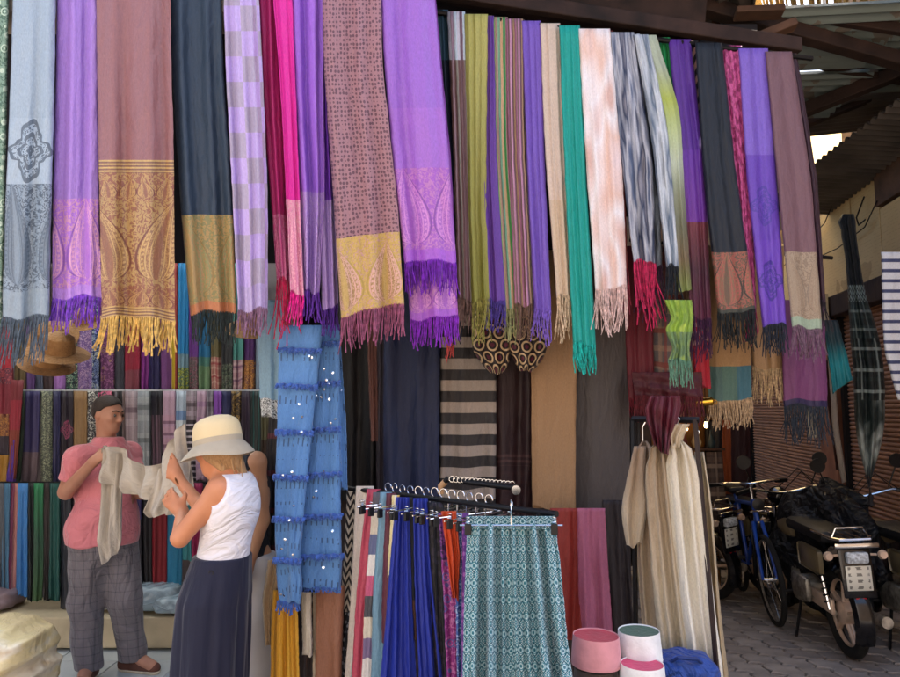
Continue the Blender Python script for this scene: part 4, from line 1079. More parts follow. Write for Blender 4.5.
shirt_core = union([(g, k or .05) for g, k in torso_m] + [(cap(shR, shR + (elR - shR) * .62, .056, .052), .04), (cap(shL, shL + (elL - shL) * .62, .056, .052), .04)]
                   + [(ell(Vector((mcx, MY, .88)), (.175, .155, .2)), .05), (cap(hpR + Vector((0, 0, .08)), hpR - Vector((0, 0, .1)), .100, .104), .05), (cap(hpL + Vector((0, 0, .08)), hpL - Vector((0, 0, .1)), .100, .104), .05)] + [(cap(neck - Vector((0, 0, .03)), neck + Vector((0, 0, .005)), .07, .068), .03)])
e1 = shR + (elR - shR) * .66 + mrt * .02; n1 = (elR - shR).normalized(); e2 = shL + (elL - shL) * .66; n2 = (elL - shL).normalized()
def armcut(e, nn, sh):
    def f(X, Y, Z):
        a = (X - e.x) * nn.x + (Y - e.y) * nn.y + (Z - e.z) * nn.z
        near = cap(e - nn * .03, e + nn * .16, .078, .07)(X, Y, Z)
        return np.where(near < 0, a, -1)
    return f
field_obj('polo_shirt', off(shirt_core, .018, .0055, cut=[lambda X, Y, Z: hem_z - Z + .006 * np.sin(X * 30), armcut(e1, n1, shR), armcut(e2, n2, shL), lambda X, Y, Z: Z - (1.435 + .35 * (np.abs(X - neck.x) * 0) )]),
          (mcx - .42, MY - .4, .76), (mcx + .42, MY + .36, 1.5), .0085, pk.mat, man)
cm_ = MB(); cpts = []
for k in range(15):
    q = -2.3 + 4.6 * k / 14; dv = mfw * math.cos(q + math.pi) + mrt * math.sin(q + math.pi)
    cpts.append(neck + dv * .077 + Vector((0, 0, .018 - .02 * (1 - math.cos(q + 0)) * -.1 - .035 * (abs(q) / 2.3) ** 2)))
cm_.tube(cpts, [.015] * 15, 8); cm_.build('collar', pk.mat, man, True, world=True)
gy = Mat('grey_checked_wool', .85, .2, coords='OBJ')
gx = (((gy.u / .05).fr() - .5).abs() < .06) + (((gy.z / .05).fr() - .5).abs() < .06)
gy.col(gy.mix(gx * .45, gy.mix(gy.noise(30, 3), '#787276', '#67636a'), '#4a484e')); gy.bump(gy.noise(5, 4, gy.vec(gy.u * 1.6, gy.v * 1.6, gy.z * .8 + gy.u), dist=1.2), 1.0, .06)
trouser_core = union([(ell(hip - Vector((0, 0, .02)), (.165, .14, .16)), 0), (cap(hpR, knR, .105, .082), .05), (cap(knR, anR, .08, .07), .03), (cap(hpL, knL, .105, .082), .05), (cap(knL, anL, .08, .07), .03)])
field_obj('trousers', off(trouser_core, .012, .005, cut=[lambda X, Y, Z: Z - .87, lambda X, Y, Z: .075 - Z]), (mcx - .34, MY - .26, .03), (mcx + .34, MY + .36, .98), .0085, gy.mat, man)
# hair: short, dark
hairm = Mat('short_dark_hair', .6, .1, coords='OBJ'); hairm.col(hairm.mix(hairm.noise(60, 2), '#1c1614', '#3a302c')); hairm.bump(hairm.noise(160, 2), .6, .006)
fwh = Vector((.93, -.36, -.1)).normalized()
def haircut(X, Y, Z):
    x, y, z = X - headc.x, Y - headc.y, Z - headc.z
    a = x * fwh.x + y * fwh.y + z * fwh.z
    return np.maximum(.95 * a - (z - .02) * 1.5 + .006 * np.sin(x * 90) , -.05 - z + .9 * np.maximum(a + .02, 0))
field_obj('hair', off(union([(g, k) for g, k in PH[:1]]), .007, .0012, cut=[haircut]), (headc.x - .13, headc.y - .13, headc.z - .1), (headc.x + .13, headc.y + .13, headc.z + .15), .006, hairm.mat, man)
for sx in (1, -1):
    MB().tube([ML(.012 * sx, .1, .029), ML(.03 * sx, .095, .035), ML(.048 * sx, .079, .03)], [.004, .005, .003], 6).build('eyebrow', hairm.mat, man, True, world=True)
    MB().lathe([(.001, -.004), (.0095, 0), (.0095, .003), (.001, .005)], ML(.031 * sx, .0885, .006), 10, Matrix.Rotation(math.pi / 2, 4, 'X')).build('eye', solid('dark_iris', '#1a1210', .2), man, True, world=True)
MB().tube([ML(-.022, .095, -.0575), ML(0, .1035, -.0565), ML(.022, .095, -.0575)], [.0012, .002, .0012], 6).build('mouth', solid('lip_line', '#5a2c26', .6), man, True, world=True)
def shoe(an, toe, label=None):
    d = Vector(toe).normalized(); P0 = Vector((an.x, an.y, .045))
    up = union([(cap(P0 - d * .05, P0 + d * .16 - Vector((0, 0, .008)), .04, .032), 0), (cap(P0 - d * .03 + Vector((0, 0, .03)), P0 + d * .03 + Vector((0, 0, .02)), .042, .036), .03)])
    lo_ = (P0.x - .25, P0.y - .25, 0); hi_ = (P0.x + .25, P0.y + .25, .13)
    o = field_obj('shoe', off(up, .004, 0, cut=[lambda X, Y, Z: .022 - Z]), lo_, hi_, .007, solid('brown_suede', '#5a3a30', .9, var=.25), man)
    field_obj('sole', off(up, .008, 0, cut=[lambda X, Y, Z: Z - .026, lambda X, Y, Z: .003 - Z]), lo_, hi_, .006, solid('cream_rubber', '#c9bca6', .7, var=.1), o)
shoe(anR, (.16, -1, 0)); shoe(anL, (1, -.25, 0))

# ---- the woman in the white top
WY = 2.85
wfw = Vector((-.75, .66, 0)).normalized(); wrt = Vector((.66, .75, 0)).normalized()      # her right is away from us
wom = empty('person', (W(215, 600, WY).x, WY, 0), 'woman in a cream sun hat, white sleeveless top and long navy skirt seen from behind', 'person')
skin_w = skinmat('sunned_skin', '#c98a66', '#b5744f')
wh = W(217, 450, WY); wch = W(232, 505, WY); wwa = W(223, 556, WY); whp = W(215, 600, WY)
wnk = W(233, 480, WY)
wshL = W(219, 490, WY - .10); wshR = W(246, 484, WY + .12)
welL = W(180, 538, WY - .13); wwrL = W(182, 512, WY + .03)
welR = W(200, 506, WY + .28); wwrR = W(178, 478, WY + .36)
PW_, WL_, WM_ = head_field(wh, (-.82, .55, -.22), (-.1, .05, 1), .92)
waist = Vector((wwa.x, WY, wwa.z)); chestw = Vector((wch.x, WY, wch.z)); hipw = Vector((whp.x, WY, whp.z))
torso_w = [(ell(chestw + Vector((0, 0, -.01)), (.1, .14, .15)), 0), (ell(waist, (.09, .115, .13)), .07), (ell(hipw, (.104, .132, .12)), .05), (cap(wshL, wshR, .042, .045), .05), (ell(chestw + wfw * .06 + Vector((0, 0, -.02)), (.075, .11, .07)), .04)]
arms_w = [(cap(wshL, welL, .043, .036), .03), (cap(welL, wwrL, .034, .024), .01), (cap(wshR, welR, .043, .035), .03), (cap(welR, wwrR, .033, .024), .01)]
legs_w = []
for sd_ in (1, -1):
    hp_ = hipw + wrt * .05 * sd_; kn_ = Vector((hp_.x - .01, hp_.y, .45)); an_ = Vector((hp_.x, hp_.y + .02, .08))
    legs_w += [(cap(hp_, kn_, .062, .048), .03), (cap(kn_, an_, .052, .036), .03), (cap(an_, an_ + wfw * .13 + Vector((0, 0, -.045)), .036, .028), .02)]
body_wf = union([(union(PW_), 0), (cap(wnk + Vector((0, 0, -.02)), WL_(0, -.02, -.05), .046, .046), .025)] + [(g, k or .05) for g, k in torso_w] + arms_w + legs_w
                + hand_field(wwrL, (-.45, .2, .35), (-.2, .9, .1), -1, .6, .92) + hand_field(wwrR, (-.55, .1, .85), (-.4, .9, 0), 1, .5, .92))
field_obj('body', body_wf, (whp.x - .36, WY - .3, .0), (whp.x + .32, WY + .52, 1.62), .0075, skin_w, wom)
wt = Mat('white_jersey', .8, .2, coords='OBJ'); wt.col(wt.mix(wt.noise(6, 3), '#e4e2e6', '#d6d3da')); wt.bump(wt.noise(6, 4, wt.vec(wt.u + wt.z * .6, wt.v, wt.z * 2.4 - wt.u), dist=1.2), .9, .035)
def strapcut(X, Y, Z):
    # armholes: keep the fabric between the shoulder blades
    lat = (X - chestw.x) * wrt.x + (Y - chestw.y) * wrt.y
    return np.where(Z > chestw.z + .015, np.abs(lat) - (.125 - np.clip((Z - chestw.z - .015) / .1, 0, 1) ** .6 * .045), -1)
def neckcut(X, Y, Z):
    fr_ = (X - wnk.x) * wfw.x + (Y - wnk.y) * wfw.y
    return np.maximum(Z - (wnk.z + .03), .046 - np.sqrt((X - wnk.x) ** 2 + (Y - wnk.y) ** 2 + ((Z - wnk.z + .0) * .75) ** 2))
top_core = union([(g, k or .05) for g, k in torso_w])
hz = wwa.z - .022
field_obj('tank_top', off(top_core, .009, .005, freq=(8, 9, 15), cut=[strapcut, neckcut, lambda X, Y, Z: hz - Z + .35 * (X - waist.x) * -.35, lambda X, Y, Z: -cap(wshL + (welL - wshL) * .32, welL, .045, .04)(X, Y, Z)]),
          (whp.x - .2, WY - .25, hz - .08), (whp.x + .28, WY + .25, wnk.z + .06), .006, wt.mat, wom)
nv_ = Mat('navy_crepe', .8, .2, coords='OBJ'); nv_.col(nv_.mix(nv_.noise(4, 4), '#25273a', '#15172a')); nv_.bump(nv_.noise(5, 3, nv_.vec(nv_.u * 3, nv_.v * 3, nv_.z * .35)), .6, .03)
def skirt(X, Y, Z):
    zt = hz + .03
    t = np.clip((zt - Z) / (zt - .1), 0, 1)
    cx = waist.x + (hipw.x - waist.x) * np.clip((zt - Z) / (zt - hipw.z), 0, 1) - .012 * t; cy = WY
    rx = .112 + .024 * np.clip((zt - Z) / .16, 0, 1) + .002 * t; ry = .132 + .034 * np.clip((zt - Z) / .16, 0, 1) + .012 * t
    an = np.arctan2(Y - cy, X - cx)
    rr = 1 + (.06 * np.sin(an * 8 + 1.3 + Z * 2.2) + .03 * np.sin(an * 15 + 2 - Z * 3) + .02 * np.sin(an * 23 + Z * 4)) * np.clip(t * 3, 0, 1)
    d = (np.sqrt(((X - cx) / rx) ** 2 + ((Y - cy) / ry) ** 2) - rr) * .11
    return np.maximum(np.maximum(d, Z - zt), .1 - Z)
field_obj('long_skirt', skirt, (whp.x - .26, WY - .28, .06), (whp.x + .28, WY + .28, hz + .06), .0085, nv_.mat, wom)
wb = MB(); 
for k in range(1): wb.torus((waist.x, WY, hz + .0), 1, .004, 'z', 30, 6, Matrix.Diagonal((.103, .127, 1, 1)))
wb.build('waistband', nv_.mat, wom, True, world=True)
wb = MB(); wb.torus(W(211, 573, WY - .14), .008, .002, 'y', 12, 5); wb.build('button', blackp, wom, True, world=True)
MB().torus(W(180, 482, WY + .35), .03, .004, 'z', 20, 6, Matrix.Rotation(.9, 4, 'Y')).build('bracelet', solid('copper_bracelet', '#7a4a2a', .35, metal=.8), wom, True, world=True)
# hair under the hat
hw = Mat('brown_hair', .55, .1, coords='OBJ'); hw.col(hw.mix(hw.noise(40, 3, hw.vec(hw.u * 4, hw.v * 4, hw.z * .5)), '#83603f', '#c09a6e')); hw.bump(hw.noise(90, 2, hw.vec(hw.u * 3, hw.v * 3, hw.z * .3)), .6, .008)
hp0 = WL_(0, -.03, .0)
field_obj('hair', union([(ell(WL_(0, -.03, .025), (.083, .083, .085)), 0), (cap(WL_(.0, -.07, -.02), W(240, 474, WY + .0), .05, .03), .03), (cap(WL_(-.05, -.02, -.02), W(223, 470, WY - .06), .03, .012), .02)]),
          (wh.x - .16, WY - .2, wh.z - .2), (wh.x + .2, WY + .2, wh.z + .14), .006, hw.mat, wom)
# her hat is a thing of its own
hat = empty('sun_hat', WL_(0, -.01, .03), 'cream sun hat with drooping grey beige brim on the woman\'s head', 'hat')
hm = Mat('cream_canvas', .85, .1, coords='OBJ'); hm.col(hm.mix(hm.noise(12, 3), '#dcc9a0', '#cdb98e')); hm.bump(hm.noise(160, 1), .3, .003)
hm2 = Mat('grey_beige_canvas', .85, .1, coords='OBJ'); hm2.col(hm2.mix(hm2.noise(14, 3), '#b3a894', '#a0947f')); hm2.bump(hm2.noise(160, 1), .3, .003)
fr3 = WM_.to_3x3(); base = WL_(0, -.015, .03)
def hatpt(r, a, z, tilt=-.0):
    # a = 0 in front of the face
    return base + fr3 @ Vector((math.sin(a) * r, math.cos(a) * r * 1.1, z))
NH = 40
def hatsurf(prof, droop, name, mat, th=.003):
    g = MB(); vs = []; m = len(prof)
    for s_ in (0, 1):
        for (r, z) in prof:
            for k in range(NH):
                a = 2 * math.pi * k / NH
                ex = max(0, (r - .092)) / .06
                dz = -droop * ex * (.45 + .55 * (1 - math.cos(a)) / 2) + .006 * ex * math.sin(3 * a + 1)
                rr = r - (.012 * ex * (1 - math.cos(a)))
                vs.append(hatpt(rr, a, z + dz + (th if s_ else 0)))
    for s_ in (0, 1):
        for i in range(m - 1):
            for k in range(NH):
                q = s_ * m * NH
                g_ = (q + i * NH + k, q + i * NH + (k + 1) % NH, q + (i + 1) * NH + (k + 1) % NH, q + (i + 1) * NH + k); g.f.append(g_)
    for i in (0, m - 1):
        for k in range(NH): g.f.append((i * NH + k, i * NH + (k + 1) % NH, m * NH + i * NH + (k + 1) % NH, m * NH + i * NH + k))
    g.v = [tuple(v) for v in vs]
    return g.build(name, mat, hat, True, world=True)
hatsurf([(.0915, -.004), (.105, -.008), (.12, -.013), (.137, -.02), (.152, -.027)], .04, 'brim', hm2.mat)
hatsurf([(.0925, -.008), (.0935, .03), (.09, .062), (.08, .085), (.058, .1), (.03, .107), (.002, .109)], .0, 'crown', hm.mat)
hatsurf([(.0960, -.006), (.0962, .014)], .0, 'band', hm2.mat, .002)
# ---- the third person, mostly behind the woman
TY = 3.35
th = empty('person', (W(249, 600, TY).x, TY, 0), 'person with a bare tanned arm and pale trousers, hidden behind the woman in the hat', 'person')
t0 = W(243, 470, TY); tx = t0.x
tn = Vector((tx - .05, TY + .04, 1.36)); tc = Vector((tx, TY, 1.18)); tp = Vector((tx, TY, .9))
tshR = W(256, 462, TY - .08); telR = W(262, 520, TY - .05); twrR = W(247, 570, TY - .12)
tshL = Vector((tx - .14, TY + .06, 1.32)); telL = Vector((tx - .17, TY + .1, 1.05)); twrL = Vector((tx - .12, TY + .3, 1.0))
TPh, TL_, TM_ = head_field(W(224, 440, TY + .12), (-.6, .8, -.25), (0, 0, 1), .84)
ttor = [(ell(tc, (.13, .11, .2)), 0), (ell(tp, (.14, .12, .14)), .07), (cap(tshR, tshL, .045, .045), .05)]
tl = []
for s_ in (-.07, .08):
    tl += [(cap((tx + s_, TY, .86), (tx + s_, TY, .46), .082, .055), .04), (cap((tx + s_, TY, .46), (tx + s_, TY + .02, .08), .052, .035), .03), (cap((tx + s_, TY + .02, .08), (tx + s_, TY + .15, .035), .034, .026), .02)]
field_obj('body', union([(union(TPh), 0), (cap(tn - Vector((0, 0, .03)), TL_(0, -.02, -.05), .045, .045), .02)] + [(g, k or .05) for g, k in ttor] + [(cap(tshR, telR, .045, .036), .03), (cap(telR, twrR, .036, .024), .012), (cap(tshL, telL, .043, .036), .03), (cap(telL, twrL, .034, .024), .012)] + tl
          + hand_field(twrR, (-.3, .1, -1), (-1, 0, 0), 1, .7, .9) + hand_field(twrL, (-.2, 1, 0), (0, 0, -1), -1, .8, .9)),
          (tx - .34, TY - .26, 0), (tx + .3, TY + .5, 1.64), .0095, skinmat('olive_skin', '#b88a68', '#a07050'), th)
dk = solid('black_jersey', '#15151b', .85, var=.3)
field_obj('dark_top', off(union([(g, k or .05) for g, k in ttor]), .012, .003, cut=[lambda X, Y, Z: .9 - Z, lambda X, Y, Z: np.abs(X - tx + .01) - .135 + np.maximum(Z - 1.25, 0) * .55]), (tx - .25, TY - .25, .85), (tx + .25, TY + .25, 1.45), .009, dk, th)
field_obj('pale_trousers', off(union([(ell(tp, (.14, .12, .14)), 0)] + [(cap((tx + s_, TY, .86), (tx + s_, TY, .12), .1, .085), .04) for s_ in (-.07, .08)]), .006, .004, cut=[lambda X, Y, Z: Z - .93, lambda X, Y, Z: .09 - Z]), (tx - .28, TY - .22, .05), (tx + .28, TY + .22, .98), .0095, solid('pale_linen', '#b9b5b2', .85, sc=5, var=.12), th)
field_obj('hair', off(union(TPh[:1]), .014, .001, cut=[lambda X, Y, Z: 1.42 - Z]), (tx - .24, TY - .02, 1.38), (tx + .12, TY + .28, 1.66), .008, solid('black_hair', '#1a1513', .5), th)
g = MB(); g.tube([tshR + Vector((-.04, -.045, -.06)), tshR + Vector((-.03, -.03, .035)), tshR + Vector((-.03, .05, .04)), tshR + Vector((-.04, .09, -.04))], .011, 6)
tag(g.build('shoulder_strap', Mat('patterned_strap', .7).col(C('#20242c')).mat, smooth=True), 'dark patterned bag strap over the shoulder of the person behind the woman', 'strap')

# ---- the pale cloth the man and the woman hold out between them
hc = Mat('pale_striped_gauze', .75, .3, coords='UV', W_=1, H_=1)
hc.col(hc.mix(((hc.u * 34.0).sin() * .5 + .5) * (hc.noise(9, 3)), '#bdb5a9', '#978d82')); hc.bump(hc.noise(14, 4), .5, .02)
held = empty('held_cloth', W(130, 470, 3.95), 'pale beige gauzy cloth stretched between the man and the woman', 'cloth')
def sheet(pts, name, amp=.012, nu=34, nv=30, f=7, seed=1, th_=.004):
    """pts: 2-D grid of (px,py,Y) control points"""
    G = np.array([[tuple(W(*q)) for q in row] for row in pts]); a, b_ = G.shape[:2]
    vs = []; uv = []
    for j in range(nv):
        for i in range(nu):
            s_, t = i / (nu - 1) * (b_ - 1), j / (nv - 1) * (a - 1); k, l = min(int(s_), b_ - 2), min(int(t), a - 2); x, y = sm(s_ - k) * .5 + (s_ - k) * .5, t - l
            p = (G[l, k] * (1 - x) + G[l, k + 1] * x) * (1 - y) + (G[l + 1, k] * (1 - x) + G[l + 1, k + 1] * x) * y
            u = i / (nu - 1); v = j / (nv - 1)
            p = p + np.array((math.sin(v * 5 + u * 3) * amp * .3, amp * (math.sin(u * f * 6.28 + v * 2 + seed) + .5 * math.sin(u * f * 11 - v * 4)), math.sin(u * 9 + v * 3) * amp * .3))
            vs.append(Vector(p)); uv.append((u, v))
    n = len(vs); g = MB(); g.v = [tuple(v) for v in vs] + [tuple(v + Vector((0, th_, 0))) for v in vs]
    g.f = [(j * nu + i, j * nu + i + 1, (j + 1) * nu + i + 1, (j + 1) * nu + i) for j in range(nv - 1) for i in range(nu - 1)]
    g.f += [tuple(n + q for q in f_[::-1]) for f_ in g.f]
    bd = [i for i in range(nu)] + [j * nu + nu - 1 for j in range(1, nv)] + [(nv - 1) * nu + i for i in range(nu - 2, -1, -1)] + [j * nu for j in range(nv - 2, 0, -1)]
    g.f += [(bd[i], bd[(i + 1) % len(bd)], n + bd[(i + 1) % len(bd)], n + bd[i]) for i in range(len(bd))]
    me = bpy.data.meshes.new(name); me.from_pydata(g.v, [], g.f); ul = me.uv_layers.new(name='UVMap'); UV = uv + uv
    ul.data.foreach_set('uv', [c for l in me.loops for c in UV[l.vertex_index]])
    return link(name, me, hc.mat, held, True, world=True)
HY = MY - .38
sheet([[(100, 446, HY), (118, 449, HY - .02), (140, 465, HY - .12), (158, 462, HY - .3), (170, 440, HY - .5), (184, 424, HY - .62)],
       [(101, 462, HY), (120, 470, HY - .02), (142, 484, HY - .15), (162, 484, HY - .3), (180, 470, HY - .5), (189, 462, HY - .62)],
       [(102, 480, HY), (122, 488, HY - .02), (140, 498, HY - .12), (156, 505, HY - .3), (176, 508, HY - .5), (190, 500, HY - .62)]], 'swag', .035, f=5)
sheet([[(100, 448, HY + .01), (124, 455, HY)], [(99, 500, HY + .02), (122, 500, HY)], [(97, 540, HY), (121, 540, HY + .01)], [(104, 564, HY), (117, 552, HY)]], 'hanging_end', .018, f=2.2, nu=20)
sheet([[(158, 470, HY - .34), (190, 458, HY - .6)], [(152, 492, HY - .3), (190, 490, HY - .58)], [(145, 512, HY - .28), (183, 505, HY - .5)], [(150, 517, HY - .28), (176, 514, HY - .45)]], 'lower_fold', .018, f=3, seed=3)
g = MB(); g.add([v.co for v in []], [])
p = W(178, 511, WY + .05)
tis = empty('paper_tissue', p, 'crumpled white tissue in the woman\'s near hand', 'tissue')
bm = bmesh.new(); bmesh.ops.create_icosphere(bm, subdivisions=3, radius=.02)
for v in bm.verts: v.co *= 1 + .35 * math.sin(v.co.x * 300) * math.sin(v.co.y * 260 + 1) + R.uniform(-.08, .08)
me = bpy.data.meshes.new('paper'); bm.to_mesh(me); bm.free(); link('paper', me, solid('white_paper', '#e4e4e6', .8, var=.05), tis)

pk2 = MB(); c0 = neck + mfw * .09 + Vector((0, 0, -.02))
pk2.tube([neck + mfw * .075 + Vector((0, 0, .0)), chest + mfw * .158 + Vector((0, 0, .11)), chest + mfw * .172 + Vector((0, 0, .04))], [.008, .009, .008], 4)
pk2.build('placket', pk.mat, man, True, world=True)
lk = MB(); rr = random.Random(4)
for k in range(70):
    s0 = WL_(rr.uniform(-.07, .06), rr.uniform(-.085, -.0), rr.uniform(-.03, .02)); e0 = W(rr.uniform(222, 243), rr.uniform(470, 481), WY + rr.uniform(-.06, .04))
    m0_ = s0.lerp(e0, .5) + Vector((rr.uniform(-.012, .012), rr.uniform(-.02, .01), 0)); lk.tube([s0, m0_, e0], [.0045, .004, .0012], 4)
lk.build('hair_locks', hw.mat, wom, True, world=True, kind='stuff')
# ------------------------------------------------------------ blue sequinned shawl
sb = empty('sequinned_shawl', W(308, 600, 2.95), 'sky blue shawl with ruffled bands, dark drops and silver sequins, right of the woman', 'shawl')
def drops(m, x, y, w, h):
    a = ((x / .026).fr() - .5).abs(); b = ((y / .09).fr() - .5).abs()
    return m.mix((a < .13) * (b < .2) * ((y / .19).fr() > .42) * (m.noise(26, 1) > .43) * .7, m.mix(m.noise(10, 4), '#5b8fc9', '#4a78b4'), '#1e2f4e')
seq = solid('silver_sequin', '#e8eef6', .12, metal=1, var=.05)
ruff = solid('royal_blue_fluff', '#3558a0', .9, sheen=.4, sc=60, var=.4)
def panel(rows, Y, bands, seed, segs=None, sl=2.0, n=16):
    wid = max(q[2] - q[1] for q in rows) / pxm(Y); y0, y1 = rows[0][0], rows[-1][0]; hei = (y1 - y0) / pxm(Y)
    mt = bandmat('blue_gauze', wid, hei, [(1, drops)], .55, .3, .5)
    o, fe, be = cloth_obj('panel', rows, Y, mt, sb, 16, 50, folds=1.3, amp=.014, thick=.02, seed=seed)
    ys = [q[0] for q in rows]
    for by in bands:
        xl = np.interp(by, ys, [q[1] for q in rows]) - 1.5; xr = np.interp(by, ys, [q[2] for q in rows]) + 1.5
        g = MB(); e_ = []
        for i in range(19):
            t = i / 18; px = xl + (xr - xl) * t
            e_.append(W(px, by - 3 + sl * (t - .3) + math.sin(i * 1.7) * .5, Y - .018 + .006 * math.sin(i * 2.1)))
        g.tube(e_, [.007 + .002 * math.sin(i * 2.3) for i in range(19)], 7)
        rr = random.Random(int(by) + seed)
        for k in range(46):
            t = rr.random() * 17.9; q = e_[int(t)].lerp(e_[int(t) + 1], t % 1)
            l = rr.uniform(.014, .024); g.tube([q, q + Vector((rr.uniform(-.004, .004), -.008, -l * .5)), q + Vector((rr.uniform(-.008, .008), -.004, -l))], [.004, .0035, .001], 4)
        g.build('ruffle', ruff, sb, True, world=True)
    g = MB(); rr = random.Random(seed * 9)
    for k in range(n):
        py = rr.uniform(y0 + 14, y1 - 8); t = rr.uniform(.12, .88); xl = np.interp(py, ys, [q[1] for q in rows]); xr = np.interp(py, ys, [q[2] for q in rows])
        g.lathe([(.0005, 0), (.0058, .001), (.0058, .0025), (.0005, .0035)], W(xl + (xr - xl) * t, py, Y - .024), 8, Matrix.Rotation(math.pi / 2 + rr.uniform(-.5, .5), 4, 'X') @ Matrix.Rotation(rr.uniform(-.6, .6), 4, 'Y'))
    g.build('sequins', seq, sb, world=True, kind='stuff')
panel([(325, 279, 323), (420, 277, 313), (500, 274, 305), (560, 275, 300), (590, 277, 303), (604, 280, 300)], 2.92, [352, 388, 434, 479, 521, 562], 3, n=15)
panel([(325, 308, 340), (420, 309, 339), (500, 300, 341), (570, 296, 343), (590, 294, 342)], 3.0, [346, 386, 432, 477, 519, 559], 4, sl=-1.5, n=15)
panel([(335, 332, 340), (420, 336, 346), (490, 340, 348)], 3.06, [], 5, n=3)
fringe([W(278, 601, 2.93), W(290, 603, 2.93), W(300, 601, 2.93)], .045, ruff, sb, 12, .004, 4)
fringe([W(296, 589, 3.0), W(318, 588, 3.0), W(341, 589, 3.0)], .02, ruff, sb, 22, .003, 5)
GS = 'clothes hanging round the blue sequinned shawl'
def side(label, rows, Y, segs, fr=None, **k):
    k.setdefault('folds', 2); return scarf(label, rows, Y, segs, fr, group=GS, name='hanging_cloth', cat='cloth', **k)
side('pale blue shirt with a black and white lace hem, left of the sequinned shawl', [(300, 258, 284), (400, 259, 284), (417, 261, 284)], 3.2, [(399, '#86abc4'), (418, floral('#d0d4d4', '#22262a', '#9aa0a2', 40))])
side('black cloth with thin dark red check behind the person\'s arm', [(380, 272, 292), (450, 266, 286), (520, 262, 282), (606, 262, 280)], 3.5, [(606, plaid('#151216', '#1d181c', '#5a1f2a', .09))])
side('sand coloured strip of cloth below the sequinned shawl on its left', [(560, 268, 282), (600, 262, 276), (645, 266, 273)], 3.1, [(646, '#b89c78')], amp=.02)
side('mustard yellow pleated skirt under the sequinned shawl', [(590, 273, 297), (640, 271, 299), (700, 270, 300)], 3.05, [(702, vstripes(['#d0992a', '#b9801c', '#d8a436'], 3))], folds=5, amp=.02)
side('brownish net cloth showing between mustard skirt and blue shawl', [(588, 276, 297), (616, 274, 297)], 3.08, [(618, spots('#5a4444', '#8a6a60', 60))])
side('rolled white cloth beside the mustard skirt', [(592, 301, 312), (655, 302, 312)], 3.1, [(657, '#cfc8b8')], folds=1, thick=.05)
side('dark brown narrow cloth edged with cream next to the rolled white one', [(592, 297, 318), (700, 298, 318)], 3.16, [(702, vstripes(['#2c2222', '#3a2c28', '#2a2020', '#c0b098'], 1))])
side('rosy brown plain cloth under the sequinned shawl on its right', [(585, 316, 345), (700, 314, 340)], 3.1, [(702, '#95664f')], folds=1)

# ------------------------------------------------------------ the slanting clothes rail
RA, RB = W(338, 487, 3.22), W(557, 514, 2.34)
def YK(px):
    t = (px - 338) / 219; return 1 / ((1 - t) / 3.22 + t / 2.34)
rk = empty('clothes_rack', (RB.x, RB.y, 0), 'metal clothes rack whose rail slants toward the camera in the bottom middle', 'clothes rack')
MB().tube([RA, RB], .011, 10).build('rail', iron, rk, True, world=True)
MB().tube([RA, (RA.x, RA.y, .05)], .012, 10).build('upright', iron, rk, True, world=True)
MB().tube([RB + Vector((-.05, .05, 0)), (RB.x - .05, RB.y + .05, .05)], .012, 10).build('upright', iron, rk, True, world=True)
for p in (RA, RB): MB().tube([(p.x - .22 * .7, p.y - .22 * .7, .03), (p.x + .22 * .7, p.y + .22 * .7, .03)], .013, 8).build('foot', iron, rk, True, world=True)
GK = 'clothes on the slanting rail'
def rackc(label, rows, segs, dz=0, name='hanging_cloth', cat='cloth', **k):
    k.setdefault('folds', 2); k.setdefault('amp', .012); k.setdefault('thick', .03)
    pm_ = (rows[0][1] + rows[0][2]) / 2; Y = YK(pm_) + dz
    return scarf(label, rows, Y, segs, None, group=GK, name=name, cat=cat, **k)
rackc('cloth with a black and white zigzag pattern, first on the slanting rail', [(487, 347, 363), (560, 344, 358), (620, 340, 352), (700, 332, 344)], [(612, zigzag('#1a1618', '#cfc2b0', .035)), (702, spots('#17161a', '#8f8c90', 60))], .03)
rackc('off white cloth on the slanting rail beside the zigzag one', [(486, 356, 374), (600, 350, 368), (700, 343, 358)], [(702, '#cfc6bb')], 0, folds=1.5)
rackc('rose pink cloth on the slanting rail', [(489, 367, 381), (600, 356, 370), (700, 350, 363)], [(702, '#b8485e')], -.03, folds=1)
blk = ['#57545c', '#c9bfae', '#5f6688', '#d9d5d0', '#c05a7c', '#4b4c52', '#d2cab8', '#7a6a8c', '#d8d4d0', '#b85474']
rackc('striped cloth in cream, slate and pink blocks', [(492, 373, 387), (600, 364, 376), (700, 361, 373)], [(702, blocks(blk))], -.05, folds=1)
rackc('grey blue cloth right of the block striped one', [(492, 380, 392), (600, 373, 384), (700, 370, 384)], [(702, '#6f97ae')], -.06, folds=1)
rackc('maroon cloth tucked before the royal blue trousers', [(493, 386, 397), (560, 383, 397), (640, 382, 394)], [(642, '#5d2636')], -.05, folds=1)
rackc('yellow and white edged cloth beside the maroon one', [(495, 392, 400), (575, 388, 394)], [(577, vstripes(['#d6c690', '#e0d8c4', '#b89a50'], 1))], -.08, folds=1)
rackc('left leg of cloth in royal blue, hung gathered at the top', [(497, 396, 409), (560, 390, 411), (620, 385, 413), (700, 378, 418)], [(702, '#1c2f98')], -.09, name='blue_trousers', cat='trousers', folds=4, amp=.02, thick=.05)
rackc('black cloth in the gap between the two royal blue ones', [(497, 403, 420), (600, 406, 420), (640, 412, 418)], [(600, '#16151a'), (642, '#5a3620')], -.02)
rackc('royal blue gathered cloth further right on the slanting rail', [(498, 413, 428), (560, 414, 432), (700, 420, 446)], [(702, '#1c2f98')], -.1, name='blue_trousers', cat='trousers', folds=4, amp=.02, thick=.05)
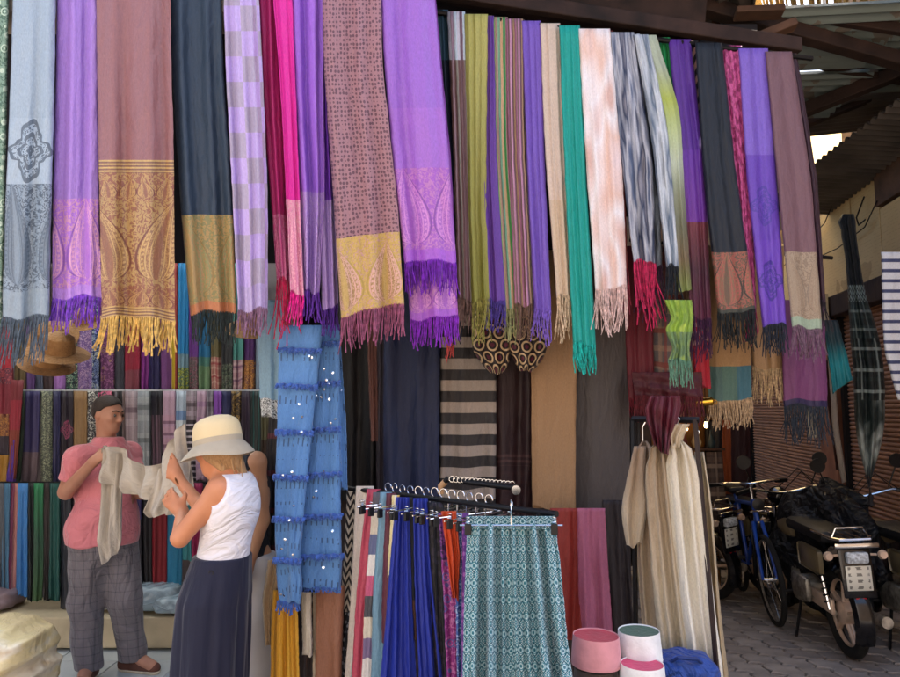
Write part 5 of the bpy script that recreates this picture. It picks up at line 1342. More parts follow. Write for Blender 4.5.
rackc('black patterned trousers between royal blue and purple cloths', [(502, 424, 444), (600, 428, 447), (700, 436, 450)], [(702, spots('#131118', '#2b2434', 50))], -.04, name='patterned_trousers', cat='trousers')
rackc('magenta and violet patterned trousers beside the orange scarf', [(513, 438, 457), (600, 444, 461), (700, 447, 463)], [(560, floral('#3a2350', '#7a3a8a', '#8a4a8e', 22)), (702, floral('#8a2a78', '#b86a9e', '#5a5a94', 22))], -.05, name='patterned_trousers', cat='trousers', folds=3)
rackc('orange scarf knotted over the rail', [(511, 441, 456), (520, 442, 457), (560, 448, 461), (598, 453, 459)], [(600, '#cf4a1c')], -.11, folds=3, amp=.02, name='orange_scarf', cat='scarf')
rackc('blue and white patterned trousers left of the teal ones', [(513, 454, 465), (600, 456, 468), (700, 458, 470)], [(702, floral('#35589a', '#a8bcd8', '#26406e', 30))], -.05, name='patterned_trousers', cat='trousers', folds=3)
rackc('narrow violet cloth against the teal trousers', [(513, 462, 469), (700, 462, 470)], [(702, spots('#5f2a7a', '#9a5aa0', 60))], -.06, folds=1)
# the teal trousers with waistband and two pleated legs
tt = empty('teal_trousers', W(515, 677, 2.32), 'teal and white patterned wide trousers hung from a clip hanger, in front', 'trousers')
tp_ = tiles('#26869a', '#cfe4e8', '#135a6c', .037)
tmw, tmh = .31, .6
tmat = bandmat('printed_cotton', tmw, tmh, [(1, tp_)], .7, .2, .3)
cloth_obj('leg', [(524, 467, 512), (560, 466, 513), (640, 463, 516), (705, 461, 514)], 2.31, tmat, tt, 40, 50, folds=4.2, amp=.06, thick=.09, seed=71)
cloth_obj('leg', [(524, 508, 555), (560, 508, 560), (640, 510, 568), (705, 512, 577)], 2.32, tmat, tt, 40, 50, folds=4.6, amp=.06, thick=.09, seed=75)
wbm = bandmat('printed_cotton_band', .31, .05, [(1, tiles('#2a6f7c', '#b9d2d8', '#175260', .03))], .7, .2, .6)
cloth_obj('waistband', [(516, 466, 555), (520, 466, 556), (529, 465, 557)], 2.305, wbm, tt, 60, 8, folds=14, amp=.007, thick=.06, seed=9)
# clip hangers
def hanger(px, dz, label, wide=.30, ang=0.0, hook=.035, first=[None]):
    p = RA.lerp(RB, (px - 338) / 219); p = Vector((p.x, p.y, p.z + .011))
    if first[0] is None:
        root = empty('clip_hanger', p, label, 'hanger', 'clip hangers on the slanting rail')
        pts = [(0, 0, -.055), (0, 0, -.02)] + [(0, -.018 + .018 * math.cos(q) , .012 + .018 * math.sin(q)) for q in [(-1.2 + .55 * i) for i in range(9)]]
        MB().tube(pts, .0022, 6).build('hook', chrome, root, True)
        MB().tube([(-wide / 2, 0, -.055), (wide / 2, 0, -.055)], .0028, 6).build('bar', chrome, root, True)
        for s_ in (-1, 1):
            c_ = empty('x', (0, 0, 0)); bpy.data.objects.remove(c_)
            MB().box((s_ * wide * .42, 0, -.068), (.022, .012, .034), bev=.002).build('clip', blackp, root)
            MB().tube([(s_ * wide * .42 + .008 * math.cos(k * .9), .008 * math.sin(k * .9), -.05 + k * .0012) for k in range(20)], .0012, 4).build('spring', chrome, root, True)
        first[0] = root
    else:
        src = first[0]; root = src.copy(); COL.objects.link(root); root['label'] = label; root.location = p
        for ch in src.children: c_ = ch.copy(); COL.objects.link(c_); c_.parent = root
    root.rotation_euler = (0, 0, ang); root.location.z += dz
    return root
hs = [hanger(556 - 47, .0, 'chrome clip hanger that carries the teal trousers', .335)]
words = ['nearest to', 'next behind', 'third behind', 'fourth behind', 'fifth behind', 'sixth behind', 'seventh behind', 'eighth behind', 'ninth behind', 'tenth behind', 'eleventh behind', 'twelfth behind', 'farthest from']
for i in range(13):
    h_ = hanger(500 - i * 8.5, R.uniform(-.002, .004), 'spare chrome clip hanger on the rail, %s the one with teal trousers' % words[i], ang=.8 + R.uniform(-.15, .15))
hs[0].location = W(511, 508, 2.30)
# second bar of spare hangers above the rail
sp = empty('spare_hanger_bar', W(480, 482, 2.9), 'black bar full of small coiled hooks with a wooden end, above the rail', 'hanger bar')
pa, pb = W(442, 486, 2.95), W(517, 488, 2.75)
MB().tube([pa, W(447, 479, 2.94), W(460, 481, 2.9), W(500, 486, 2.8), pb], .012, 10).build('bar', iron, sp, True, world=True)
MB().tube([W(441, 494, 2.95), W(441, 486, 2.95), W(445, 482, 2.94)], .014, 10).build('wooden_end', solid('pale_wood', '#b58d66', .6), sp, True, world=True)
for i in range(16):
    q = W(452 + i * 4, 480 + i * .35, 2.9 - i * .006)
    MB().tube([q + Vector((.012 * math.cos(a), 0, .012 * math.sin(a) + .004)) for a in [k * .7 for k in range(9)]], .0018, 5).build('hook', chrome, sp, True, world=True)
MB().lathe([(.001, -.004), (.018, -.004), (.018, .004), (.001, .004)], W(516, 490, 2.74), 16, Matrix.Rotation(math.pi / 2, 4, 'X')).build('end_disc', chrome, sp, True, world=True)

# ------------------------------------------------------------ hats on the low table
tb = empty('low_table', W(630, 700, 2.65), 'low wooden table under the felt hats at the bottom edge', 'table')
tb.location.z = 0
MB().box((.72, 2.72, .49), (.75, .55, .03), bev=.004).build('tabletop', wood2, tb, world=True)
for x in (.4, 1.04):
    for y in (2.5, 2.94): MB().box((x, y, .24), (.04, .04, .47)).build('leg', wood2, tb, world=True)
def felt_hat(px, pyb, pyt, Y, wpx, side, top, label, lean=0, dip=True):
    c = W(px, pyb, Y); r = wpx / 2 / pxm(Y); h = W(px, pyt, Y).z - c.z
    root = empty('felt_hat', c, label, 'hat', 'round felt hats stacked on the low table')
    M = Matrix.Rotation(lean, 4, 'Y')
    fm = solid('felt_side', side, .9, sheen=.3, sc=18, var=.12, bump=.2); ft = solid('felt_top', top, .9, sheen=.3, sc=18, var=.2, bump=.2)
    MB().lathe([(r * 1.02, 0), (r * 1.03, .004), (r * 1.0, h * .5), (r * .955, h - .004), (r * .945, h), (r * .925, h - .001), (r * .92, h - .006)], (0, 0, 0), 40, M, cap=False).build('side', fm, root, True)
    MB().lathe([(r * .92, h - .004), (r * .6, h - .006), (.001, h - .005)], (0, 0, 0), 40, M, cap=False).build('top', ft, root, True)
    MB().lathe([(r * 1.035, .006), (r * 1.036, .010), (r * 1.03, .012)], (0, 0, 0), 40, M, cap=False).build('seam', fm, root, True)
    return root
felt_hat(596, 664, 634.5, 2.50, 46, '#c98a92', '#a81c38', 'pale pink round felt hat with a raspberry red top, left of the white ones', .02)
felt_hat(596, 683, 667, 2.52, 42, '#4b4140', '#3a3232', 'dark grey brown felt hat under the pale pink one')
felt_hat(640, 660, 630, 2.56, 41, '#d9dcdf', '#1f4a3a', 'white round felt hat with a dark green top, above the pink topped one', -.02)
felt_hat(643, 695, 663, 2.45, 43, '#dcdcde', '#c02c5c', 'white round felt hat with a bright pink top at the bottom edge')
# blue bag
bagf = lambda X, Y, Z: (np.sqrt(((X - bgc.x) / .13) ** 4 + ((Y - bgc.y) / .1) ** 4 + ((Z - bgc.z) / .11) ** 4) - 1) * .08 + .006 * np.sin(X * 60 + Z * 30) * np.sin(Z * 45 + Y * 30)
bn_ = Mat('blue_nylon', .5, .1, coords='OBJ'); bn_.col(bn_.mix(bn_.noise(9, 3), '#24489a', '#1a3676')); bn_.bump((bn_.noise(7, 3, dist=1.5) - .5).abs() * 2 + bn_.noise(40, 2) * .2, 1.0, .05)
bgc = W(682, 682, 2.75); bg = empty('blue_bag', (bgc.x, bgc.y, .505), 'crumpled blue fabric bag on the low table right of the white hats', 'bag')
field_obj('bag_body', bagf, (bgc.x - .17, bgc.y - .14, bgc.z - .14), (bgc.x + .17, bgc.y + .14, bgc.z + .14), .008, bn_.mat, bg)
MB().tube([bgc + Vector((-.07, -.06, .09)), bgc + Vector((-.04, -.09, .12)), bgc + Vector((.03, -.09, .115)), bgc + Vector((.07, -.06, .08))], .007, 6).build('strap', solid('blue_webbing', '#162c66', .6), bg, True, world=True)

# ------------------------------------------------------------ rack with pale robes
rr_ = empty('robe_rack', W(718, 690, 2.75), 'dark square tube rack carrying the cream robes beside the lane', 'clothes rack'); rr_.location.z = 0
A_, B_ = W(695, 419, 2.86), W(728, 800, 2.80)
MB().tube([A_, B_], .0105, 4).build('upright', solid('brown_black_paint', '#2b1d1a', .5), rr_, world=True)
MB().tube([W(632, 419, 3.0), W(699, 420, 2.86)], .013, 4).build('rail', solid('black_rail_paint', '#131013', .5), rr_, world=True)
MB().tube([W(633, 419, 3.0), (W(628, 419, 3.0).x, 3.0, .03)], .0105, 4).build('upright', iron, rr_, world=True)
MB().tube([(B_.x, B_.y, B_.z), (B_.x + .02, B_.y, .03)], .0105, 4).build('upright', iron, rr_, world=True)
GRB = 'cream robes on the lane rack'
def robe(label, rows, Y, cols, sleeve=None, seed=0, **k):
    k.setdefault('folds', 3.4); k.setdefault('amp', .045); k.setdefault('thick', .06)
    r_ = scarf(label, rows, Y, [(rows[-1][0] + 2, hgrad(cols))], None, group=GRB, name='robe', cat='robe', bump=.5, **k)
    wd = .2
    if sleeve:
        mt = bandmat('robe_sleeve', .2, .5, [(1, hgrad(cols))], .75, .2, .5)
        cloth_obj('sleeve', sleeve, Y - .05, mt, r_, 14, 24, folds=1.5, amp=.015, thick=.05, seed=_sd[0] + 60)
    g = MB(); t = W((rows[0][1] + rows[0][2]) / 2, rows[0][0] - 2, Y)
    g.tube([t + Vector((0, .03, -.02)), t + Vector((0, .03, .05)), t + Vector((.015, .03, .075)), t + Vector((.0, .03, .095))], .003, 6); g.build('hanger_hook', chrome, r_, True, world=True)
    return r_
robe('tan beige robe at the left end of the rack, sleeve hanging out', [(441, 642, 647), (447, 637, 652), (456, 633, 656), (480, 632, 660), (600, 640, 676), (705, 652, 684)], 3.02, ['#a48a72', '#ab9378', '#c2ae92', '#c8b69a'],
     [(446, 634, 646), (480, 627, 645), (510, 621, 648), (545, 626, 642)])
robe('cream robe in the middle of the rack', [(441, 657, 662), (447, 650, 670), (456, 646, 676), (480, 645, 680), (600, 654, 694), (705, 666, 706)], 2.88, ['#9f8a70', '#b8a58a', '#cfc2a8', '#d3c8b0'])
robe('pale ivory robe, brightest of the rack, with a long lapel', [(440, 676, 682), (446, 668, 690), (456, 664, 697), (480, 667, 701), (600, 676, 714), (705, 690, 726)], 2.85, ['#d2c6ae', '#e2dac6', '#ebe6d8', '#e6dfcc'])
robe('narrow ivory robe to the right of the dark upright', [(452, 694, 704), (500, 698, 711), (600, 704, 720), (680, 705, 730)], 3.0, ['#cdbd9e', '#c6b493', '#b9a482', '#b39d7a'], folds=1.5)
scarf('burgundy scarf bunched over the rack rail', [(396, 650, 680), (408, 645, 681), (424, 647, 677), (438, 652, 672), (451, 655, 670)], 2.83, [(460, '#5c1226')], None, name='burgundy_scarf', cat='scarf', folds=5, amp=.045, thick=.08, tilt=9)
scarf('dark wine coloured tassels and cloth hanging above the rack', [(372, 632, 702), (396, 634, 703)], 3.7, [(398, '#4e1420')], ('#5a1a22', 24), name='wine_scarf', folds=7, amp=.03)
scarf('small white cloth bunched on the rack rail', [(424, 674, 690), (436, 670, 684), (448, 673, 682)], 2.84, [(450, '#cdbb9c')], None, name='white_cloth', cat='cloth', folds=3, amp=.02, thick=.05)

# ------------------------------------------------------------ lit stall far behind the rack
gl = bpy.data.materials.new('lamp_glow'); gl.use_nodes = True; nt = gl.node_tree; nt.nodes.remove(nt.nodes['Principled BSDF'])
em = nt.nodes.new('ShaderNodeEmission'); em.inputs[0].default_value = (1, .62, .25, 1); em.inputs[1].default_value = 7
nt.links.new(em.outputs[0], nt.nodes['Material Output'].inputs[0])
st = empty('lit_stall', (W(690, 480, 6.3).x, 6.3, 0), 'shelves of a small stall lit by warm bulbs, glimpsed between the robes and fringes', 'stall')
sx0, sx1 = W(655, 440, 6.4).x, W(718, 440, 6.4).x
MB().box(((sx0 + sx1) / 2, 6.5, .95), (sx1 - sx0, .04, 1.9)).build('back_panel', solid('honey_wood', '#9a6a36', .7, sc=4), st, world=True)
for z in (.5, .9, 1.25, 1.55): MB().box(((sx0 + sx1) / 2, 6.36, z), (sx1 - sx0, .24, .02)).build('shelf', wood2, st, world=True)
for i in range(12):
    x = sx0 + .04 + (sx1 - sx0 - .08) * ((i % 4) + .5) / 4; z = (.51, .91, 1.26)[i // 4]
    tg = MB().lathe([(.001, 0), (.03, 0), (.045, .05), (.03, .1), (.018, .14), (.022, .16), (.001, .16)], (x, 6.32, z), 14).build('jar', solid('shelf_jar', ['#b98a4a', '#5c2a2c', '#c9b48a', '#2c3a3c'][i % 4], .35), smooth=True)
    tag(tg, ['amber', 'wine red', 'cream', 'dark green'][i % 4] + ' jar on the ' + ['lower', 'middle', 'upper'][i // 4] + ' shelf of the lit stall', 'jar', 'jars in the lit stall')
for px, py, lab in ((686, 429, 'warm glowing bulb just above the robes, left of the rack upright'), (706, 426, 'warm glowing bulb right of the rack upright')):
    c_ = W(px, py, 6.1); l_ = empty('bulb_lamp', c_, lab, 'lamp', 'warm bulbs of the lit stall')
    MB().lathe([(.001, -.018), (.013, -.012), (.017, .002), (.014, .016), (.011, .03), (.011, .04)], (0, 0, 0), 14).build('bulb', gl, l_, True)
    MB().lathe([(.014, .036), (.015, .07), (.004, .075), (.003, .5)], (0, 0, 0), 10).build('socket', blackp, l_, True)
bl = empty('brass_lantern', W(704, 402, 3.9), 'shiny brass lantern tube lying above the rack, left of the grey teal scarf', 'lantern')
MB().lathe([(.001, -.055), (.018, -.055), (.022, -.045), (.022, .03), (.026, .04), (.018, .052), (.001, .055)], (0, 0, 0), 18, Matrix.Rotation(math.pi / 2 - .1, 4, 'Y')).build('tube', solid('polished_brass', '#d9a53c', .22, metal=1, var=.1), bl, True)
MB().torus((.06, 0, .0), .012, .002, 'y', 14, 5).build('ring', solid('polished_brass', '#d9a53c', .22, metal=1, var=.1), bl, True)
# clothes far down the lane
GF = 'clothes hanging farther down the lane'
for lab, rows, Y, c_ in (('burnt orange cloth far down the lane beside the brown shutter', [(420, 719, 731), (515, 722, 732)], 6.6, '#b0582a'),
                       ('dark maroon garment beside the orange cloth in the lane', [(400, 729, 750), (560, 731, 752)], 6.7, '#3c1d20'),
                       ('black garment hanging behind the narrow ivory robe', [(420, 704, 722), (470, 706, 722)], 6.3, '#17151a')):
    scarf(lab, rows, Y, [(rows[-1][0] + 2, c_)], None, group=GF, name='lane_cloth', cat='cloth', nu=14, nv=18)
scarf('brown and cream plaid shirt hanging low in the lane', [(452, 706, 722), (500, 707, 726), (552, 710, 727)], 6.2, [(554, plaid('#4a3a34', '#6d5a4e', '#9a8674', .12))], None, name='plaid_shirt', cat='shirt', nu=14, nv=20)
for lab, rows, c_ in (('white hanging strip of cloth along the pier between the shutters', [(350, 827, 834), (430, 833, 839), (482, 842, 847)], '#c4b6a4'),
                      ('dark red and brown cloth hanging on the pier', [(360, 822, 834), (440, 832, 841), (470, 835, 845)], '#4a2a26')):
    scarf(lab, rows, 6.3 if c_ != '#4a2a26' else 6.45, [(490, c_)], None, group=GF, name='lane_cloth', cat='cloth', nu=10, nv=16)

# ------------------------------------------------------------ shop bench, parcels, sack
bn = empty('display_bench', (-2.4, 4.9, 0), 'low bench covered with cream cloth along the back of the shop', 'bench')
MB().box((-2.45, 5.02, .125), (3.0, .5, .2), bev=.012).build('bench_top', solid('cream_cover', '#b9ab8e', .85, sc=4, bump=.4), bn, world=True)
for i in range(5): MB().box((-3.8 + i * .68, 5.0, .015), (.06, .4, .03)).build('leg', wood, bn, world=True)
pl = Mat('clear_plastic_wrap', .12, 0, coords='OBJ', spec=.6, coat=.6); pl.col(pl.mix(pl.noise(14, 4), '#a9bcc6', '#7f98a8')); pl.bump(pl.noise(22, 4, dist=1.2), .8, .012)
pl2 = Mat('white_plastic_wrap', .15, 0, coords='OBJ', spec=.6, coat=.6); pl2.col(pl2.mix(pl2.noise(9, 4), '#c9c9c4', '#8d959a')); pl2.bump(pl2.noise(22, 4, dist=1.2), .8, .012)
def parcel(px, Y, z, w_, d_, h_, mt, label, rz=0):
    c_ = W(px, 500, Y); c_.z = z + h_ / 2
    root = empty('wrapped_parcel', (c_.x, c_.y, z), label, 'parcel', 'plastic wrapped parcels on the bench')
    f = lambda X, Y_, Z: (((np.abs(X - c_.x) / (w_ / 2)) ** 5 + (np.abs(Y_ - c_.y) / (d_ / 2)) ** 5 + (np.abs(Z - c_.z) / (h_ / 2)) ** 5) ** .2 - 1) * min(w_, d_, h_) * .5 + .004 * np.sin(X * 70) * np.sin(Y_ * 50 + Z * 90)
    field_obj('wrapping', f, (c_.x - w_ * .6, c_.y - d_ * .6, c_.z - h_ * .7), (c_.x + w_ * .6, c_.y + d_ * .6, c_.z + h_ * .7), .012, mt, root)
    g = MB()
    for k in (-.2, .2): g.box((k * w_, 0, h_ * .5), (.02, d_ * .96, h_ * 1.06))
    g.tube([(-.3 * w_, -.5 * d_, h_ * .6), (0, -.52 * d_, h_ * .35), (.3 * w_, -.5 * d_, h_ * .5)], .006, 5)
    g = MB().tube([(-.3 * w_, -.5 * d_, h_ * .6), (0, -.52 * d_, h_ * .35), (.3 * w_, -.5 * d_, h_ * .5)], .005, 5); g.build('fold', mt, root, True)
parcel(158, 4.95, .24, .38, .3, .17, pl.mat, 'pale blue plastic wrapped parcel between the man and the woman')
parcel(117, 4.98, .24, .2, .26, .13, pl2.mat, 'small whitish wrapped parcel seen between the man\'s legs')
parcel(181, 4.90, .24, .24, .3, .11, pl.mat, 'flat light blue wrapped parcel next to the woman\'s skirt')
parcel(256, 4.88, .24, .3, .3, .26, pl2.mat, 'white wrapped bundle on the bench right of the woman')
parcel(2, 4.98, .24, .34, .3, .13, solid('mauve_wrap', '#7a6a70', .5, sc=6), 'dull mauve bundle behind the sack at the left')
sc_ = W(33, 640, 3.25); sack = empty('cloth_bale', (sc_.x - .1, 3.25, 0), 'big cream and yellow plastic wrapped bale in the bottom left corner', 'bale')
bcx, bcz = W(20, 0, 3.25).x, .44
def bale(X, Y, Z):
    d = (((np.abs(X - bcx) / .29) ** 3.2 + (np.abs(Y - 3.3) / .27) ** 3.2 + (np.abs(Z - bcz) / .19) ** 3.2) ** (1 / 3.2) - 1) * .19
    crease = .012 * np.abs(np.sin((Z + .05 * np.sin(X * 5)) * 38)) + .01 * np.sin(X * 14 + Z * 9) * np.sin(Y * 12 + 1) + .006 * np.sin(X * 41 - Z * 33)
    return d + crease
bm2 = Mat('yellow_cream_wrap', .5, 0, coords='OBJ', spec=.4, coat=.12)
bc = bm2.ramp(bm2.noise(3.2, 3, bm2.vec(bm2.u * .7, bm2.v, bm2.z * 2.6), .6), [(.3, '#cbb88a'), (.46, '#dccb98'), (.55, '#ddd4bc'), (.7, '#b99c70')], False)
bm2.col(bc); bm2.bump((bm2.noise(5, 4, dist=1.2) - .5).abs() * 2 + bm2.noise(22, 4, dist=1) * .3, .6, .03)
field_obj('bale_body', bale, (bcx - .33, 2.98, .2), (bcx + .33, 3.62, .68), .010, bm2.mat, sack)
cb = MB().box((bcx - .02, 3.3, .13), (.66, .58, .25), bev=.004); cb.build('carton', solid('brown_cardboard', '#7a5240', .9, sc=5), sack, world=True)
g = MB()
for k in range(2): g.tube([(bcx + .02 + k * .22 - .1, 3.02 - .0, .62 - k * .02), (bcx + .03 + k * .2 - .1, 3.0, .46), (bcx + .04 + k * .2 - .1, 3.03, .28)], .006, 5)
tg = empty('x', (0, 0, 0)); bpy.data.objects.remove(tg)

# ------------------------------------------------------------ mopeds and bicycle
tyre_m = solid('tyre_rubber', '#161514', .85, sc=30, bump=.3); alu = solid('cream_alloy', '#c9b09a', .4, metal=.25, sc=10, var=.3); engm = solid('dirty_aluminium', '#9b968c', .45, metal=.7, sc=25, var=.5, bump=.3)
blk_m = solid('black_lacquer', '#0d0d10', .25, coat=.5, var=.3); seat_m = solid('black_vinyl', '#121214', .5, sc=20, bump=.2); tank_m = solid('olive_beige_paint', '#6f6248', .35, coat=.3, sc=8)
red_m = solid('red_reflector', '#b01222', .2, var=.1); amber = solid('amber_lens', '#d2601a', .2, var=.1)
pm2 = Mat('plate_print', .4, 0, coords='OBJ', metal=.2)
pt = (((pm2.z * 26).fr() > .35) * ((pm2.z * 26).fr() < .8)) * ((pm2.u * 95 + pm2.noise(90, 1) * 2.6).sin() > .1) * (pm2.u.abs() < .062)
pm2.col(pm2.mix(pt * .75, '#d8d6c8', '#34332f'))
def moped(label):
    t = empty('moped', (0, 0, 0), label, 'moped', 'mopeds parked along the lane')
    def P(name, g, m, par=t, sm_=True): return g.build(name, m, par, sm_)
    def wheel(y):
        w_ = P('wheel', MB().torus((0, y, .29), .245, .038, 'x', 40, 12), tyre_m)
        rim = MB().torus((0, y, .29), .207, .014, 'x', 36, 8); 
        P('rim', rim, alu, w_)
        g = MB()
        for k in range(5):
            a = k * 2 * math.pi / 5 + .3; u = Vector((0, math.cos(a), math.sin(a))); v = Vector((0, -math.sin(a), math.cos(a)))
            for sx in (-1, 1):
                g.tube([Vector((.012 * sx, y, .29)) + u * .04 + v * .012 * 1, Vector((.008 * sx, y, .29)) + u * .2 + v * .03], [.013, .011], 6)
        P('spokes', g, alu, w_)
        P('hub', MB().lathe([(.001, -.05), (.05, -.048), (.075, -.03), (.075, .03), (.05, .048), (.001, .05)], (0, y, .29), 22, Matrix.Rotation(math.pi / 2, 4, 'Y')), alu, w_)
    wheel(0); wheel(1.2)
    P('swingarm', MB().tube([(-.075, -.02, .29), (-.09, .45, .34)], .018, 8).tube([(.075, -.02, .29), (.09, .45, .34)], .018, 8), engm)
    P('chain_cover', MB().box((-.085, .2, .33), (.03, .46, .1), bev=.012), alu)
    for s_ in (-1, 1):
        sp_ = P('shock_absorber', MB().tube([(.1 * s_, -.01, .31), (.105 * s_, .1, .66)], .012, 8), chrome)
        P('spring', MB().tube([Vector((.1 * s_, -.01 + .11 * k / 60, .34 + .29 * k / 60)) + Vector((.024 * math.cos(k * .8), .02 * math.sin(k * .8), 0)) for k in range(60)], .005, 5), blackp, sp_)
    P('engine', MB().lathe([(.001, -.13), (.07, -.13), (.095, -.1), (.1, 0), (.095, .1), (.07, .13), (.001, .13)], (0, .52, .32), 22, Matrix.Rotation(math.pi / 2, 4, 'Y')), engm)
    cy = MB()
    for k in range(7): cy.box((0, .64 + k * .022, .36 + k * .004), (.17, .01, .13))
    P('cylinder_fins', cy, engm, sm_=False)
    P('side_case', MB().box((-.12, .42, .36), (.05, .3, .17), bev=.03), engm)
    P('exhaust', MB().tube([(.1, .6, .26), (.13, .4, .22), (.14, .1, .25), (.14, -.25, .29)], [.018, .022, .038, .036], 12), engm)
    P('frame_tube', MB().tube([(0, .1, .66), (0, .45, .55), (0, .75, .42), (0, 1.0, .75), (0, 1.02, .86)], .03, 10), blk_m)
    P('mudguard', MB().add(*guard(0, .29, .30, .06, -.5, 2.3)), blk_m); P('mudguard', MB().add(*guard(1.2, .29, .30, .055, .3, 2.6)), blk_m)
    P('side_panel', MB().box((-.115, .2, .6), (.03, .38, .16), bev=.03), tank_m); P('side_panel', MB().box((.115, .2, .6), (.03, .38, .16), bev=.03), tank_m)
    st_ = MB(); f_ = []
    st_.box((0, .32, .77), (.23, .68, .09), bev=.04); P('seat', st_, seat_m)
    P('fuel_tank', MB().box((0, .78, .72), (.2, .3, .16), bev=.06), tank_m)
    P('leg_shield', MB().box((-.2, .98, .5), (.16, .03, .46), bev=.014, rx=.15).box((.2, .98, .5), (.16, .03, .46), bev=.014, rx=.15), blk_m)
    rk_ = P('rear_rack', MB().tube([(-.12, .1, .80), (-.12, -.2, .80), (-.09, -.27, .80), (.09, -.27, .80), (.12, -.2, .80), (.12, .1, .80)], .009, 8), chrome)
    P('rack_rail', MB().tube([(-.11, -.2, .8), (-.08, -.2, .86), (.08, -.2, .86), (.11, -.2, .8)], .008, 8), chrome, rk_)
    for x in (-.05, .0, .05): P('rack_bar', MB().tube([(x, .05, .80), (x, -.27, .80)], .006, 6), chrome, rk_)
    P('rear_strip', MB().box((0, -.285, .765), (.26, .02, .03), bev=.006), chrome)
    P('tail_light', MB().box((0, -.27, .69), (.13, .05, .07), bev=.015), solid('clear_lens', '#b9c0c4', .15, sc=60, var=.5))
    P('plate_bracket', MB().box((0, -.245, .6), (.19, .02, .31), bev=.006, rx=-.12), blk_m)
    P('number_plate', MB().box((0, 0, 0), (.15, .006, .15), bev=.003), pm2.mat).location = (0, -.268, .565)
    P('red_reflector', MB().box((0, -.262, .44), (.065, .012, .035), bev=.005), red_m)
    for s_ in (-1, 1):
        P('turn_signal', MB().tube([(.05 * s_, -.22, .70), (.13 * s_, -.24, .70)], .008, 6).lathe([(.001, -.02), (.022, -.02), (.03, 0), (.022, .02), (.001, .02)], (.16 * s_, -.25, .70), 14, Matrix.Rotation(math.pi / 2, 4, 'X')), alu)
        P('fork_leg', MB().tube([(.06 * s_, 1.2, .29), (.06 * s_, 1.03, .84)], .017, 8), chrome)
        P('mirror', MB().tube([(.22 * s_, .97, 1.0), (.28 * s_, .94, 1.16)], .005, 6).lathe([(.001, -.006), (.055, -.006), (.055, .006), (.001, .006)], (.29 * s_, .93, 1.2), 18, Matrix.Rotation(math.pi / 2, 4, 'X')), blackp)
        P('grip', MB().tube([(.26 * s_, .94, .98), (.38 * s_, .88, .96)], .017, 10), blackp)
    P('handlebar', MB().tube([(-.36, .89, .965), (-.24, .95, .985), (-.06, 1.0, .94), (.06, 1.0, .94), (.24, .95, .985), (.36, .89, .965)], .011, 8), chrome)
    for k, (x0, x1) in enumerate(((-.3, -.05), (.3, .05), (.26, -.02))):
        P('cable', MB().tube([(x0, .95, .97), (x0 * .7, 1.12, 1.06 + .03 * k), (x1, 1.16, .92), (x1, 1.05, .6), (x1, .8, .45)], .0045, 5), blackp)
    P('headlight', MB().lathe([(.001, -.09), (.04, -.08), (.075, -.03), (.08, .02), (.075, .03), (.001, .04)], (0, 1.1, .9), 22, Matrix.Rotation(-math.pi / 2, 4, 'X')), blk_m)
    P('kickstand', MB().tube([(-.1, .5, .26), (-.2, .4, .01)], .011, 6), blackp)
    P('footrest', MB().tube([(-.24, .6, .28), (.24, .6, .28)], .012, 8), blackp)
    return t
def guard(y, z, r, hw, a0, a1):
    vs = []; n = 18
    for s_ in (0, 1):
        for i in range(n + 1):
            a = a0 + (a1 - a0) * i / n + math.pi * .5 - .3
            for x, dr in ((-hw, -.025), (-hw * .7, .004), (0, .012), (hw * .7, .004), (hw, -.025)):
                rr = r + dr - (.004 if s_ else 0)
                vs.append((x, y + math.cos(a) * rr, z + math.sin(a) * rr))
    fs = []
    for s_ in (0, 1):
        q = s_ * (n + 1) * 5
        fs += [(q + i * 5 + k, q + i * 5 + k + 1, q + (i + 1) * 5 + k + 1, q + (i + 1) * 5 + k) for i in range(n) for k in range(4)]
    return vs, fs
def copy_tree(o, parent=None):
    c_ = o.copy(); COL.objects.link(c_); c_.parent = parent
    for ch in o.children: copy_tree(ch, c_)
    return c_
m0 = moped('black moped seen from behind with chrome rack, pale number plate and red reflector')
def put(t, x, y, rz, lean, label=None):
    t.location = (x, y, 0); t.rotation_euler = (0, lean, rz)
    if label: t['label'] = label
    return t
m2 = copy_tree(m0); m3 = copy_tree(m0); m4 = copy_tree(m0)
put(m0, 2.60, 4.66, -.13, -.06)
put(m2, 3.12, 4.42, -.10, -.08, 'moped cut off by the right edge of the picture, orange turn signal showing')
put(m3, 2.75, 6.15, .25, -.08, 'dark moped parked behind the blue bicycle, against the left shutter')
put(m4, 2.22, 6.05, .5, -.08, 'farthest dark moped, low in the shade right of the cream robes')
for ch in m2.children:
    if ch.name.startswith('turn_signal'):
        ch.data = ch.data.copy(); ch.data.materials.clear(); ch.data.materials.append(amber)
# black cover thrown over the handlebars of the first mopeds
cvf = lambda X, Y, Z: (((np.abs(X - 2.88) / .33) ** 2.2 + (np.abs(Y - 5.35) / .42) ** 2.2 + (np.abs(Z - .58) / .44) ** 2.2) ** (1 / 2.2) - 1) * .3 + .045 * np.sin(X * 15 + Z * 7) * np.sin(Y * 11 - Z * 6) + .02 * np.sin(X * 31 + Y * 9) + .015 * np.sin(Z * 22 + X * 17)
tpm = Mat('black_tarpaulin', .5, 0, coords='OBJ', spec=.35); tpm.col(tpm.mix(tpm.noise(5, 3), '#0e1015', '#191c22'))
tpm.bump((tpm.noise(2.6, 3, dist=1.5) - .5).abs() * 2.2 + tpm.noise(14, 3, dist=1.0) * .3, 1.0, .12)
cvr = empty('moped_cover', (3.0, 5.35, .3), 'black tarpaulin draped over the handlebars between the two front mopeds', 'tarpaulin')
field_obj('tarpaulin', cvf, (2.4, 4.8, .05), (3.35, 5.9, 1.18), .02, tpm.mat, cvr)
